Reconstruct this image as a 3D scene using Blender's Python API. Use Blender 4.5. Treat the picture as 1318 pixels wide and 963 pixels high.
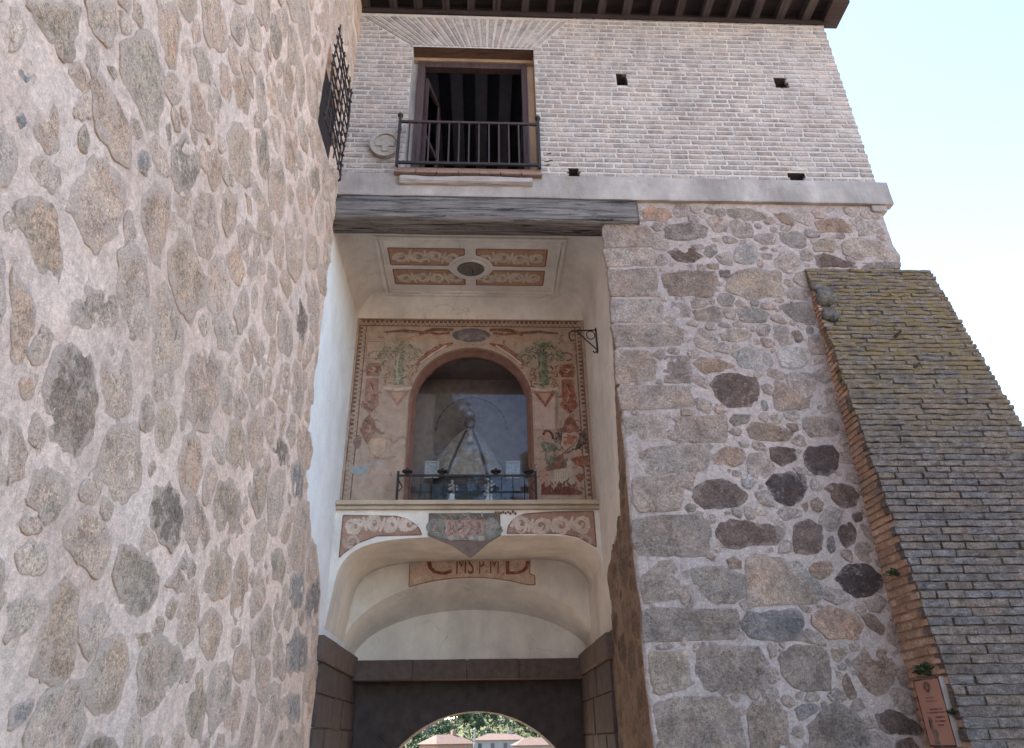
import bpy, bmesh, math, random
import numpy as np
from mathutils import Vector, Matrix

for _o in list(bpy.data.objects):
    bpy.data.objects.remove(_o, do_unlink=True)
scene = bpy.context.scene
COL = scene.collection
rad = math.radians
rng = random.Random(11)

# ---------------------------------------------------------------- camera
def set_camera():
    p, y, r = 0.48188, 0.04914, -0.01639          # pitch, yaw to the right, roll
    F = Vector((math.sin(y)*math.cos(p), math.cos(y)*math.cos(p), math.sin(p)))
    r0 = Vector((math.cos(y), -math.sin(y), 0)); u0 = r0.cross(F)
    rt = r0*math.cos(r) + u0*math.sin(r); up = u0*math.cos(r) - r0*math.sin(r)
    cd = bpy.data.cameras.new('camera'); cd.sensor_fit = 'HORIZONTAL'; cd.sensor_width = 36.0
    cd.lens = 36.0*901.8/1318.0; cd.clip_start = 0.05; cd.clip_end = 4000
    c = bpy.data.objects.new('camera', cd); COL.objects.link(c)
    m = Matrix((rt, up, -F)).transposed().to_4x4(); m.translation = Vector((0, 0, 1.6))
    c.matrix_world = m
    scene.camera = c
set_camera()

# ---------------------------------------------------------------- sky, sun, exposure
SUN_EL, SUN_AZ = 46.0, -62.0                       # azimuth from +Y towards +X: the sun stands behind the tower
world = bpy.data.worlds.new('World'); scene.world = world; world.use_nodes = True
_nt = world.node_tree; _nt.nodes.clear()
_sky = _nt.nodes.new('ShaderNodeTexSky'); _sky.sky_type = 'NISHITA'; _sky.sun_disc = False
_sky.sun_elevation = rad(SUN_EL); _sky.sun_rotation = rad(SUN_AZ)
_sky.air_density = 1.0; _sky.dust_density = 1.4; _sky.ozone_density = 0.4; _sky.altitude = 500
_bg = _nt.nodes.new('ShaderNodeBackground'); _bg.inputs[1].default_value = 0.15
_ow = _nt.nodes.new('ShaderNodeOutputWorld')
_nt.links.new(_sky.outputs[0], _bg.inputs[0]); _nt.links.new(_bg.outputs[0], _ow.inputs[0])
_sd = bpy.data.lights.new('sun', 'SUN'); _sd.energy = 4.2; _sd.angle = rad(0.5); _sd.color = (1.0, 0.91, 0.78)
_so = bpy.data.objects.new('sun', _sd); COL.objects.link(_so)
_dir = Vector((math.sin(rad(SUN_AZ))*math.cos(rad(SUN_EL)), math.cos(rad(SUN_AZ))*math.cos(rad(SUN_EL)), math.sin(rad(SUN_EL))))
_so.rotation_euler = _dir.to_track_quat('Z', 'Y').to_euler(); _so.location = (30, 40, 60)
scene.view_settings.view_transform = 'Standard'; scene.view_settings.look = 'None'
scene.view_settings.gamma = 1.0; scene.view_settings.use_curve_mapping = False
scene.view_settings.exposure = 2.5
scene.render.engine = 'CYCLES'
scene.cycles.max_bounces = 10; scene.cycles.diffuse_bounces = 6

# ---------------------------------------------------------------- noise
def _hash(ix, iy, seed):
    h = (ix.astype(np.int64)*374761393 + iy.astype(np.int64)*668265263 + seed*1274126177) & 0xffffffff
    h = ((h ^ (h >> 13))*1274126177) & 0xffffffff
    return ((h ^ (h >> 16)) & 0xffff)/65535.0
def vnoise(u, v, seed=0):
    u = np.asarray(u, float); v = np.asarray(v, float)
    iu = np.floor(u); iv = np.floor(v); fu = u-iu; fv = v-iv
    fu = fu*fu*(3-2*fu); fv = fv*fv*(3-2*fv)
    a = _hash(iu, iv, seed); b = _hash(iu+1, iv, seed); c = _hash(iu, iv+1, seed); d = _hash(iu+1, iv+1, seed)
    return (a*(1-fu)+b*fu)*(1-fv) + (c*(1-fu)+d*fu)*fv
def fbm(u, v, scale, octv=4, seed=0):
    s = 0; a = 0.5; t = 0
    for k in range(octv):
        s = s + a*(vnoise(np.asarray(u)*scale+17.3*k, np.asarray(v)*scale+5.1*k, seed+k)*2-1); t += a
        a *= 0.5; scale *= 2.05
    return s/t

# ---------------------------------------------------------------- materials
class NT:
    def __init__(self, name):
        self.m = bpy.data.materials.new(name); self.m.use_nodes = True
        self.t = self.m.node_tree; self.n = self.t.nodes; self.n.clear()
        self.out = self.n.new('ShaderNodeOutputMaterial')
        self.b = self.n.new('ShaderNodeBsdfPrincipled')
        self.t.links.new(self.b.outputs[0], self.out.inputs[0])
        self.pos = self.n.new('ShaderNodeNewGeometry').outputs['Position']
    def L(self, a, b): self.t.links.new(a, b)
    def vec(self, scale, src=None):
        if isinstance(scale, (int, float)): scale = (scale,)*3
        q = self.n.new('ShaderNodeVectorMath'); q.operation = 'MULTIPLY'
        self.L(src or self.pos, q.inputs[0]); q.inputs[1].default_value = scale; return q.outputs[0]
    def noise(self, scale, detail=4, rough=0.55, dist=0.0, stretch=None):
        q = self.n.new('ShaderNodeTexNoise'); q.inputs['Scale'].default_value = scale
        q.inputs['Detail'].default_value = detail; q.inputs['Roughness'].default_value = rough; q.inputs['Distortion'].default_value = dist
        self.L(self.vec(stretch) if stretch else self.pos, q.inputs['Vector']); return q.outputs[0]
    def voro(self, scale, stretch=None, feature='F1'):
        q = self.n.new('ShaderNodeTexVoronoi'); q.feature = feature; q.inputs['Scale'].default_value = scale
        self.L(self.vec(stretch) if stretch else self.pos, q.inputs['Vector']); return q.outputs[0]
    def ramp(self, src, a, b, lo=0.0, hi=1.0):
        q = self.n.new('ShaderNodeMapRange'); q.clamp = True
        self.L(src, q.inputs[0]); q.inputs[1].default_value = a; q.inputs[2].default_value = b
        q.inputs[3].default_value = lo; q.inputs[4].default_value = hi; return q.outputs[0]
    def math(self, op, a, b):
        q = self.n.new('ShaderNodeMath'); q.operation = op
        for i, s in enumerate((a, b)):
            if isinstance(s, (int, float)): q.inputs[i].default_value = s
            else: self.L(s, q.inputs[i])
        return q.outputs[0]
    def mix(self, f, a, b, mode='MIX'):
        q = self.n.new('ShaderNodeMix'); q.data_type = 'RGBA'; q.blend_type = mode
        for i, s in ((0, f), (6, a), (7, b)):
            if isinstance(s, (int, float)): q.inputs[i].default_value = s
            elif isinstance(s, tuple): q.inputs[i].default_value = (*s[:3], 1)
            else: self.L(s, q.inputs[i])
        return q.outputs[2]
    def value(self, col, f):                       # multiply a colour by a scalar socket
        q = self.n.new('ShaderNodeVectorMath'); q.operation = 'SCALE'
        if isinstance(col, tuple): q.inputs[0].default_value = col[:3]
        else: self.L(col, q.inputs[0])
        self.L(f, q.inputs['Scale']); return q.outputs[0]
    def attr(self, name='Col'):
        q = self.n.new('ShaderNodeAttribute'); q.attribute_name = name; return q.outputs['Color']
    def objcol(self):
        return self.n.new('ShaderNodeObjectInfo').outputs['Color']
    def bump(self, h, strength=0.5, dist=0.01, prev=None):
        q = self.n.new('ShaderNodeBump'); q.inputs['Strength'].default_value = strength; q.inputs['Distance'].default_value = dist
        self.L(h, q.inputs['Height'])
        if prev is not None: self.L(prev, q.inputs['Normal'])
        return q.outputs[0]
    def done(self, col, rough=0.9, normal=None, metal=0.0, spec=0.3):
        i = self.b.inputs
        if isinstance(col, tuple): i['Base Color'].default_value = (*col[:3], 1)
        else: self.L(col, i['Base Color'])
        if isinstance(rough, (int, float)): i['Roughness'].default_value = rough
        else: self.L(rough, i['Roughness'])
        i['Metallic'].default_value = metal; i['Specular IOR Level'].default_value = spec
        if normal is not None: self.L(normal, i['Normal'])
        return self.m

def m_mortar(name, c1, c2, speck=0.5, bump=0.6, pit=0.5):
    t = NT(name)
    big = t.ramp(t.noise(1.1, 5), 0.3, 0.7)
    col = t.mix(big, c1, c2)
    col = t.mix(t.ramp(t.noise(0.55, 6, 0.65, 0.4, (1, 1, 0.7)), 0.42, 0.62), col, t.mix(1.0, col, (0.93, 0.96, 1.0), 'MULTIPLY'))
    col = t.value(col, t.ramp(t.noise(0.7, 7, 0.7, 0.3, (1.3, 1.3, 0.5)), 0.36, 0.64, 0.9, 1.12))
    col = t.value(col, t.ramp(t.noise(14, 7, 0.72), 0.33, 0.67, 0.8, 1.22))
    grains = t.noise(120, 3, 0.7)
    col = t.value(col, t.ramp(t.noise(38, 5, 0.7), 0.35, 0.65, 1-0.24*speck, 1+0.18*speck))
    col = t.value(col, t.ramp(grains, 0.33, 0.67, 1-0.24*speck, 1+0.18*speck))
    dash = t.noise(13, 6, 0.74, 0.7, (1.0, 1.9, 0.8))
    pits = t.ramp(dash, 0.59, 0.635)
    col = t.mix(t.math('MULTIPLY', pits, pit), col, tuple(0.36*x for x in c1))
    n = t.bump(t.noise(20, 8, 0.75), bump, 0.07)
    n = t.bump(grains, bump*0.5, 0.006, n)
    n = t.bump(pits, -bump, 0.02, n)
    return t.done(col, 0.95, n, spec=0.15)

def m_stone(name, smearcol, smear=0.4, bump=0.7, attr='Col', grain=1.0, stain=0.0):
    t = NT(name)
    base = t.attr(attr) if attr == 'Col' else t.objcol()
    a = t.noise(5, 6, 0.65, 0.5)
    col = t.value(base, t.ramp(a, 0.32, 0.68, 0.66, 1.34))
    warm = t.ramp(t.noise(3.1, 3), 0.45, 0.7)
    col = t.mix(t.math('MULTIPLY', warm, 0.45), col, t.mix(1.0, col, (1.2, 0.97, 0.82), 'MULTIPLY'))
    g = t.noise(85, 4, 0.75)
    col = t.value(col, t.ramp(g, 0.34, 0.66, 1-0.42*grain, 1+0.40*grain))
    g2 = t.noise(34, 5, 0.7)
    col = t.value(col, t.ramp(g2, 0.36, 0.64, 1-0.26*grain, 1+0.24*grain))
    cr = t.noise(11, 7, 0.78, 0.9, (1.0, 1.6, 0.7))
    crack = t.ramp(cr, 0.58, 0.635)
    col = t.mix(t.math('MULTIPLY', crack, 0.55*grain), col, (0.09, 0.07, 0.06))
    q = t.n.new('ShaderNodeAttribute'); q.attribute_name = 'edge'      # mortar laps over the rims of the stones
    lap = t.math('ADD', t.noise(8.5, 8, 0.74, 0.3), t.math('MULTIPLY', q.outputs['Fac'], 0.10+0.13*smear))
    sm = t.ramp(lap, 0.60-0.10*smear, 0.66-0.06*smear)
    col = t.mix(t.math('MULTIPLY', sm, min(1.0, 0.35+smear*0.6)), col, t.value(smearcol, t.ramp(g, 0.2, 0.8, 0.8, 1.15)))
    if stain: col = t.value(col, t.ramp(t.noise(1.0, 6, 0.7, 0.3, (1.5, 1.5, 0.45)), 0.36, 0.64, 1-stain, 1+stain*0.35))
    n = t.bump(t.noise(16, 9, 0.75, 0.3), bump, 0.09)
    n = t.bump(g2, bump, 0.02, n)
    n = t.bump(crack, -bump, 0.02, n)
    return t.done(col, 0.92, n, spec=0.2)

def m_plain(name, c, var=0.12, rough=0.9, bump=0.2, scale=8, spec=0.3, metal=0.0):
    t = NT(name)
    col = t.value(c, t.ramp(t.noise(scale, 6, 0.6), 0.25, 0.75, 1-var, 1+var))
    n = t.bump(t.noise(scale*4, 6, 0.65), bump, 0.01)
    return t.done(col, rough, n, metal, spec)

def m_plaster(name, c, stain=0.25):
    t = NT(name)
    col = t.value(c, t.ramp(t.noise(2.0, 5, 0.6), 0.3, 0.75, 1-stain*0.6, 1.06))
    st = t.ramp(t.noise(3.5, 6, 0.7, 0.2, (1, 1, 0.45)), 0.56, 0.75)
    col = t.mix(t.math('MULTIPLY', st, stain), col, tuple(x*y for x, y in zip(c, (0.72, 0.62, 0.52))))
    cr = t.noise(30, 4, 0.7)
    dv = t.n.new('ShaderNodeVectorMath'); dv.operation = 'ADD'; t.L(t.pos, dv.inputs[0])
    nz = t.n.new('ShaderNodeTexNoise'); nz.inputs['Scale'].default_value = 3.0; nz.inputs['Detail'].default_value = 6; t.L(t.pos, nz.inputs['Vector'])
    sc = t.n.new('ShaderNodeVectorMath'); sc.operation = 'SCALE'; t.L(nz.outputs[1], sc.inputs[0]); sc.inputs['Scale'].default_value = 0.55; t.L(sc.outputs[0], dv.inputs[1])
    vo = t.n.new('ShaderNodeTexVoronoi'); vo.feature = 'DISTANCE_TO_EDGE'; vo.inputs['Scale'].default_value = 0.8; t.L(dv.outputs[0], vo.inputs['Vector'])
    ck = t.math('MULTIPLY', t.ramp(vo.outputs[0], 0.0, 0.006, 1.0, 0.0), t.ramp(t.noise(1.7, 3), 0.48, 0.58))
    col = t.mix(t.math('MULTIPLY', ck, 0.5), col, tuple(0.4*x for x in c))
    col = t.value(col, t.ramp(t.noise(0.8, 7, 0.7, 0.3, (1.6, 1.6, 0.6)), 0.36, 0.64, 1-stain*0.6, 1.05))
    n = t.bump(t.noise(5, 7, 0.65), 0.4, 0.04); n = t.bump(cr, 0.3, 0.008, n)
    return t.done(col, 0.85, n, spec=0.25)

def m_wood(name, c1, c2, axis=0, rough=0.75, dark=0.6, bump=0.6, grain=24):
    t = NT(name)
    st = [grain, grain, grain]; st[axis] = 1.3
    g = t.noise(1.0, 7, 0.7, 0.4, tuple(st))
    col = t.mix(t.ramp(g, 0.3, 0.7), c1, c2)
    st2 = [13, 13, 13]; st2[axis] = 0.8
    k = t.ramp(t.noise(1.0, 8, 0.82, 0.8, tuple(st2)), 0.53, 0.59)
    col = t.mix(t.math('MULTIPLY', k, dark), col, tuple(0.25*x for x in c1))
    col = t.value(col, t.ramp(t.noise(2.2, 4), 0.3, 0.7, 0.8, 1.15))
    n = t.bump(g, bump, 0.02); n = t.bump(k, -bump, 0.03, n)
    return t.done(col, rough, n, spec=0.25)

def m_fresco(name, ground, attr=True, wear=0.5):
    t = NT(name)
    c = t.attr() if attr else ground
    col = t.value(c, t.ramp(t.noise(7, 6, 0.7), 0.25, 0.75, 0.7, 1.25))
    col = t.value(col, t.ramp(t.noise(45, 4, 0.7), 0.25, 0.75, 0.85, 1.15))
    wr = t.ramp(t.noise(9, 9, 0.8, 0.5), 0.60-0.2*wear, 0.70-0.1*wear)
    worn = t.value(ground, t.ramp(t.noise(2.2, 6, 0.65), 0.3, 0.7, 0.7, 1.25))
    col = t.mix(t.math('MULTIPLY', wr, 0.85), col, worn)
    st = t.ramp(t.noise(3.0, 6, 0.7, 0.3, (1.6, 1, 0.5)), 0.52, 0.74)
    col = t.mix(t.math('MULTIPLY', st, 0.4), col, tuple(x*y for x, y in zip(ground, (0.62, 0.5, 0.45))))
    return t.done(col, 0.9, t.bump(t.noise(30, 5), 0.2, 0.004), spec=0.2)

def m_iron(name, c=(0.028, 0.024, 0.024)):
    t = NT(name)
    r = t.ramp(t.noise(18, 5, 0.7), 0.5, 0.7)
    col = t.mix(r, c, (0.06, 0.032, 0.022))
    return t.done(col, 0.6, t.bump(t.noise(60, 4), 0.3, 0.004), 0.3, 0.4)

def m_glass(name, tint=(0.86, 0.88, 0.9)):
    t = NT(name); t.n.remove(t.b)
    g = t.n.new('ShaderNodeBsdfGlossy'); g.inputs['Roughness'].default_value = 0.03; g.inputs['Color'].default_value = (0.9, 0.95, 1, 1)
    tr = t.n.new('ShaderNodeBsdfTransparent'); tr.inputs[0].default_value = (*tint, 1)
    fr = t.n.new('ShaderNodeFresnel'); fr.inputs['IOR'].default_value = 1.4
    mx = t.n.new('ShaderNodeMixShader'); t.L(fr.outputs[0], mx.inputs[0]); t.L(tr.outputs[0], mx.inputs[1]); t.L(g.outputs[0], mx.inputs[2])
    t.L(mx.outputs[0], t.out.inputs[0]); return t.m

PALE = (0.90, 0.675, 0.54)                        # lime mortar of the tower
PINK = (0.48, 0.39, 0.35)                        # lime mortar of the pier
MAT = {}
MAT['tower_mortar'] = m_mortar('tower_mortar', PALE, (0.82, 0.57, 0.44), 0.6, 0.7, 0.5)
MAT['tower_stone'] = m_stone('tower_stone', PALE, 0.8, 1.0)
MAT['pier_mortar'] = m_mortar('pier_mortar', PINK, (0.42, 0.335, 0.295), 0.7, 0.6, 0.5)
MAT['pier_stone'] = m_stone('pier_stone', PINK, 0.25, 0.9)
MAT['jamb'] = m_mortar('jamb_earth', (0.38, 0.25, 0.175), (0.30, 0.195, 0.135), 0.7, 0.8, 0.4)
MAT['jamb_stone'] = m_stone('jamb_stone', (0.38, 0.25, 0.175), 0.5, 0.7)
MAT['joint'] = m_mortar('brick_joint', (0.57, 0.51, 0.46), (0.51, 0.45, 0.405), 0.5, 0.35, 0.15)
MAT['brick'] = m_stone('pale_brick', (0.45, 0.40, 0.385), 0.5, 0.4, 'obj', 0.45, 0.14)
MAT['brick_mass'] = m_stone('pale_brick_mass', (0.45, 0.40, 0.385), 0.5, 0.4, 'Col', 0.45, 0.14)
MAT['band'] = m_plaster('band_plaster', (0.49, 0.43, 0.39), 0.6)
MAT['plaster'] = m_plaster('niche_plaster', (0.82, 0.745, 0.66), 0.3)
MAT['plaster_lit_white'] = m_plaster('lit_white_plaster', (0.86, 0.845, 0.83), 0.15)  # left niche side only: colour raised to carry the sky light on it
MAT['reveal'] = m_plaster('window_reveal', (0.50, 0.36, 0.25), 0.4)
MAT['beam'] = m_wood('weathered_beam', (0.07, 0.06, 0.056), (0.28, 0.25, 0.232), 0, 0.85, 1.0, 1.0)
MAT['plank'] = m_wood('weathered_plank', (0.33, 0.28, 0.26), (0.42, 0.37, 0.35), 0, 0.85, 0.6, 0.6)
MAT['rafter'] = m_wood('old_rafter', (0.055, 0.043, 0.042), (0.10, 0.082, 0.08), 1, 0.8, 0.6, 0.5)
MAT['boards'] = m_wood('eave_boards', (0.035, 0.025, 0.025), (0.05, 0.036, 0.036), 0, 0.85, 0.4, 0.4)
MAT['frame'] = m_wood('brown_frame', (0.066, 0.038, 0.036), (0.09, 0.056, 0.053), 2, 0.6, 0.5, 0.4)
MAT['lintel_wood'] = m_wood('lintel_wood', (0.115, 0.066, 0.045), (0.15, 0.09, 0.062), 0, 0.75, 0.5, 0.4)
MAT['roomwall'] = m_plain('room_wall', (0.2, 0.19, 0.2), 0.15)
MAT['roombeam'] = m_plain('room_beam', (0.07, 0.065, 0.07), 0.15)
MAT['iron'] = m_iron('iron')
MAT['rust'] = m_iron('rusty_iron', (0.055, 0.036, 0.034))
MAT['glass'] = m_glass('glass')
MAT['tilesill'] = m_plain('sill_tile', (0.25, 0.165, 0.13), 0.3, 0.85, 0.4, 14)
MAT['carved'] = m_plain('carved_stone', (0.36, 0.31, 0.27), 0.25, 0.92, 0.6, 22)
MAT['fresco_wall'] = m_fresco('fresco_ground', (0.385, 0.285, 0.222), False, 0.3)
MAT['fresco'] = m_fresco('fresco_paint', (0.385, 0.285, 0.222), True, 0.5)
MAT['ceilpaint'] = m_fresco('ceiling_paint', (0.50, 0.40, 0.31), True, 0.1)
MAT['archframe'] = m_fresco('arch_frame_paint', (0.215, 0.11, 0.08), False, 0.2)
MAT['casewall'] = m_plain('case_wall', (0.26, 0.20, 0.175), 0.25, 0.8)
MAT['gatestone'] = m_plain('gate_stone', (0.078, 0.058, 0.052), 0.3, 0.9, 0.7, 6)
MAT['imposte'] = m_plain('impost_stone', (0.12, 0.085, 0.072), 0.3, 0.9, 0.7, 9)
MAT['archring'] = m_plain('arch_ring_stone', (0.46, 0.36, 0.27), 0.25, 0.9, 0.7, 9)

# ---------------------------------------------------------------- object helpers
def wloc(o):
    v = Vector((0, 0, 0))
    while o is not None:
        v += o.location; o = o.parent
    return v
def put(name, me, mat=None, parent=None, loc=(0, 0, 0)):
    o = bpy.data.objects.new(name, me); COL.objects.link(o)
    if mat is not None and not me.materials: me.materials.append(MAT[mat] if isinstance(mat, str) else mat)
    o.location = loc
    if parent is not None:
        o.parent = parent; o.location = Vector(loc) - wloc(parent)
    return o
def tag(o, label, cat, group=None):
    o['label'] = label; o['category'] = cat
    if group: o['group'] = group
    return o
def thing(name, label, cat, loc, group=None):
    o = bpy.data.objects.new(name, None); COL.objects.link(o); o.location = loc; o.empty_display_size = 0.2
    return tag(o, label, cat, group)
def raw_mesh(name, verts, faces, smooth=False, cols=None, edge=None):
    me = bpy.data.meshes.new(name)
    me.from_pydata([tuple(map(float, v)) for v in verts], [], [tuple(map(int, f)) for f in faces])
    if cols is not None:
        a = me.color_attributes.new('Col', 'FLOAT_COLOR', 'POINT')
        c = np.ones((len(verts), 4), np.float32); c[:, :3] = np.asarray(cols, np.float32).reshape(-1, 3)
        a.data.foreach_set('color', c.ravel())
    if edge is not None:
        e = me.attributes.new('edge', 'FLOAT', 'POINT'); e.data.foreach_set('value', np.asarray(edge, np.float32))
    if smooth: me.polygons.foreach_set('use_smooth', np.ones(len(me.polygons), bool))
    me.update(); return me

class MB:
    def __init__(s): s.v = []; s.f = []; s.c = []; s.e = []
    def add(s, verts, faces, col=None):
        k = len(s.v); s.v += [tuple(p) for p in verts]; s.f += [tuple(i+k for i in f) for f in faces]
        if col is not None: s.c += [col]*len(verts)
        return s
    def box(s, x0, x1, y0, y1, z0, z1, bev=0.0, jit=0.0):
        if bev <= 0:
            V = [(x, y, z) for z in (z0, z1) for y in (y0, y1) for x in (x0, x1)]
            F = [(0, 2, 3, 1), (4, 5, 7, 6), (0, 1, 5, 4), (2, 6, 7, 3), (0, 4, 6, 2), (1, 3, 7, 5)]
        else:
            bm = bmesh.new(); bmesh.ops.create_cube(bm, size=1.0)
            for q in bm.verts: q.co = Vector(((x0+x1)/2+q.co.x*(x1-x0), (y0+y1)/2+q.co.y*(y1-y0), (z0+z1)/2+q.co.z*(z1-z0)))
            bmesh.ops.bevel(bm, geom=list(bm.edges), offset=bev, segments=2, affect='EDGES', profile=0.6)
            bm.verts.index_update(); V = [tuple(q.co) for q in bm.verts]; F = [tuple(q.index for q in f.verts) for f in bm.faces]; bm.free()
        if jit: V = [tuple(c + rng.uniform(-jit, jit) for c in p) for p in V]
        return s.add(V, F)
    def tube(s, P, r, n=8, cap=True):
        P = [Vector(p) for p in P]; R = r if isinstance(r, (list, tuple)) else [r]*len(P)
        V = []; F = []; prev = None
        for i, p in enumerate(P):
            t = (P[min(i+1, len(P)-1)] - P[max(i-1, 0)]).normalized()
            if prev is None:
                a = Vector((0, 0, 1)) if abs(t.z) < 0.9 else Vector((1, 0, 0)); e = t.cross(a).normalized()
            else: e = (prev - t*prev.dot(t)).normalized()
            prev = e; g = t.cross(e)
            for k in range(n):
                w = 2*math.pi*k/n; V.append(tuple(p + (e*math.cos(w)+g*math.sin(w))*R[i]))
        for i in range(len(P)-1):
            for k in range(n): F.append((i*n+k, i*n+(k+1) % n, (i+1)*n+(k+1) % n, (i+1)*n+k))
        if cap: F += [tuple(reversed(range(n))), tuple(range((len(P)-1)*n, len(P)*n))]
        return s.add(V, F)
    def lathe(s, c, prof, n=16, sx=1.0, sy=1.0):
        V = []; F = []
        for (r, z) in prof:
            for k in range(n):
                w = 2*math.pi*k/n; V.append((c[0]+r*sx*math.cos(w), c[1]+r*sy*math.sin(w), c[2]+z))
        for i in range(len(prof)-1):
            for k in range(n): F.append((i*n+k, i*n+(k+1) % n, (i+1)*n+(k+1) % n, (i+1)*n+k))
        F += [tuple(reversed(range(n))), tuple(range((len(prof)-1)*n, len(prof)*n))]
        return s.add(V, F)
    def prism(s, poly, fn, w0, w1, side=True):      # poly in (u,v); fn(u,v,w) -> world
        n = len(poly); V = [fn(u, v, w0) for u, v in poly] + [fn(u, v, w1) for u, v in poly]
        F = [tuple(reversed(range(n))), tuple(range(n, 2*n))]
        if side: F += [(i, (i+1) % n, n+(i+1) % n, n+i) for i in range(n)]
        return s.add(V, F)
    def loft(s, A, B):
        n = len(A); return s.add(list(A)+list(B), [(i, i+1, n+i+1, n+i) for i in range(n-1)])
    def build(s, name, mat, parent=None, smooth=False, loc=(0, 0, 0)):
        return put(name, raw_mesh(name, s.v, s.f, smooth, s.c if s.c else None, s.e if s.e else None), mat, parent, loc)

# frames: (u, v, w) -> world; w points out of the surface
def f_tower(u, v, w): return (-2.0+w, u, v)
def f_front(u, v, w): return (u, 7.5-w, v)
def f_jamb(u, v, w): return (1.67-w, -u, v)         # u = -Y
def front_at(y): return lambda u, v, w: (u, y-w, v)

def grid_mesh(name, fn, us, vs, height, keep=None):
    U, V = np.meshgrid(us, vs); H = height(U, V)
    x, y, z = fn(U, V, H)
    x = np.broadcast_to(x, U.shape); y = np.broadcast_to(y, U.shape); z = np.broadcast_to(z, U.shape)
    co = np.stack([x, y, z], -1).reshape(-1, 3); nu = len(us); nv = len(vs)
    i, j = np.meshgrid(np.arange(nu-1), np.arange(nv-1)); a = (j*nu+i).ravel()
    q = np.stack([a, a+1, a+nu+1, a+nu], -1)
    if keep is not None:
        cu = (U[:-1, :-1]+U[1:, 1:])/2; cv = (V[:-1, :-1]+V[1:, 1:])/2; q = q[keep(cu, cv).ravel()]
    me = bpy.data.meshes.new(name); me.vertices.add(len(co)); me.vertices.foreach_set('co', co.astype(np.float32).ravel())
    me.loops.add(q.size); me.loops.foreach_set('vertex_index', q.astype(np.int32).ravel())
    me.polygons.add(len(q)); me.polygons.foreach_set('loop_start', np.arange(0, q.size, 4, dtype=np.int32))
    me.polygons.foreach_set('use_smooth', np.ones(len(q), bool))
    me.update(calc_edges=True); me.validate(); return me

def in_poly(u, v, poly):
    u = np.asarray(u); v = np.asarray(v); r = np.zeros(u.shape, bool); n = len(poly)
    for i in range(n):
        (x0, y0), (x1, y1) = poly[i], poly[(i+1) % n]
        c = ((y0 > v) != (y1 > v)) & (u < (x1-x0)*(v-y0)/((y1-y0) if y1 != y0 else 1e-9)+x0); r ^= c
    return r

# ---------------------------------------------------------------- rubble stones
TONE = dict(k=(.092, .066, .063), d=(.17, .118, .097), g=(.31, .255, .215), b=(.345, .25, .19), p=(.45, .295, .215),
            l=(.42, .335, .265), q=(.40, .318, .265), u=(.235, .215, .21), w=(.46, .41, .38))
def area(P): return 0.5*sum(P[i][0]*P[(i+1) % len(P)][1]-P[(i+1) % len(P)][0]*P[i][1] for i in range(len(P)))
def chaikin(P, k):
    for _ in range(k):
        Q = []
        for i in range(len(P)):
            a, b = P[i], P[(i+1) % len(P)]
            Q += [(a[0]*.90+b[0]*.10, a[1]*.90+b[1]*.10), (a[0]*.10+b[0]*.90, a[1]*.10+b[1]*.90)]
        P = Q
    return P
def resample(P, n):
    P = np.array(P); Q = np.vstack([P, P[:1]]); d = np.r_[0, np.cumsum(np.hypot(*np.diff(Q, axis=0).T))]
    t = np.linspace(0, d[-1], n, endpoint=False)
    return np.stack([np.interp(t, d, Q[:, 0]), np.interp(t, d, Q[:, 1])], -1)
def stone_geo(poly, h, n, rings, rough, seed, smooth=1, grow=1.0, wob=0.05):
    if area(poly) < 0: poly = poly[::-1]
    P = resample(chaikin(poly, smooth), n); c = P.mean(0); R = math.sqrt(abs(area(poly))/math.pi)
    P = c + (P-c)*grow
    P = P + np.stack([fbm(P[:, 0], P[:, 1], 9/max(R, .05)*.25, 3, seed), fbm(P[:, 0], P[:, 1], 9/max(R, .05)*.25, 3, seed+9)], -1)*R*wob*2
    P = P + (P-c)*(np.array([_h1(seed+5*i) for i in range(n)])-.5)[:, None]*wob*1.1      # chipped rim
    V = []; F = []
    tilt = ((_h1(seed)-.5)*.05, (_h1(seed+3)-.5)*.05)
    for k, t in enumerate(rings):
        Q = c+(P-c)*t
        w = -0.03 if k == 0 else h*(1-t**8)**.5
        if k > 0:
            w = w + rough*fbm(Q[:, 0], Q[:, 1], 7, 4, 77)*(1 if t < .95 else .5) + tilt[0]*(Q[:, 0]-c[0]) + tilt[1]*(Q[:, 1]-c[1])
        w = np.broadcast_to(w, (n,))
        V += [(Q[i, 0], Q[i, 1], w[i]) for i in range(n)]
        if k: F += [((k-1)*n+i, (k-1)*n+(i+1) % n, k*n+(i+1) % n, k*n+i) for i in range(n)]
    m = len(V); V.append((c[0], c[1], h+rough*float(fbm(c[0], c[1], 7, 4, 77)))); k = (len(rings)-1)*n
    F += [(k+i, k+(i+1) % n, m) for i in range(n)]
    E = [max(0.0, (t-.55)/.45)**2 for t in rings for _ in range(n)]+[0.0]
    return V, F, E
def _h1(s): return ((s*7919+13) % 1009)/1009.0
def parse(txt):
    out = []
    for l in txt.strip().split('\n'):
        t = l.split(); a = list(map(float, t[1:])); out.append((t[0], list(zip(a[0::2], a[1::2]))))
    return out
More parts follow.
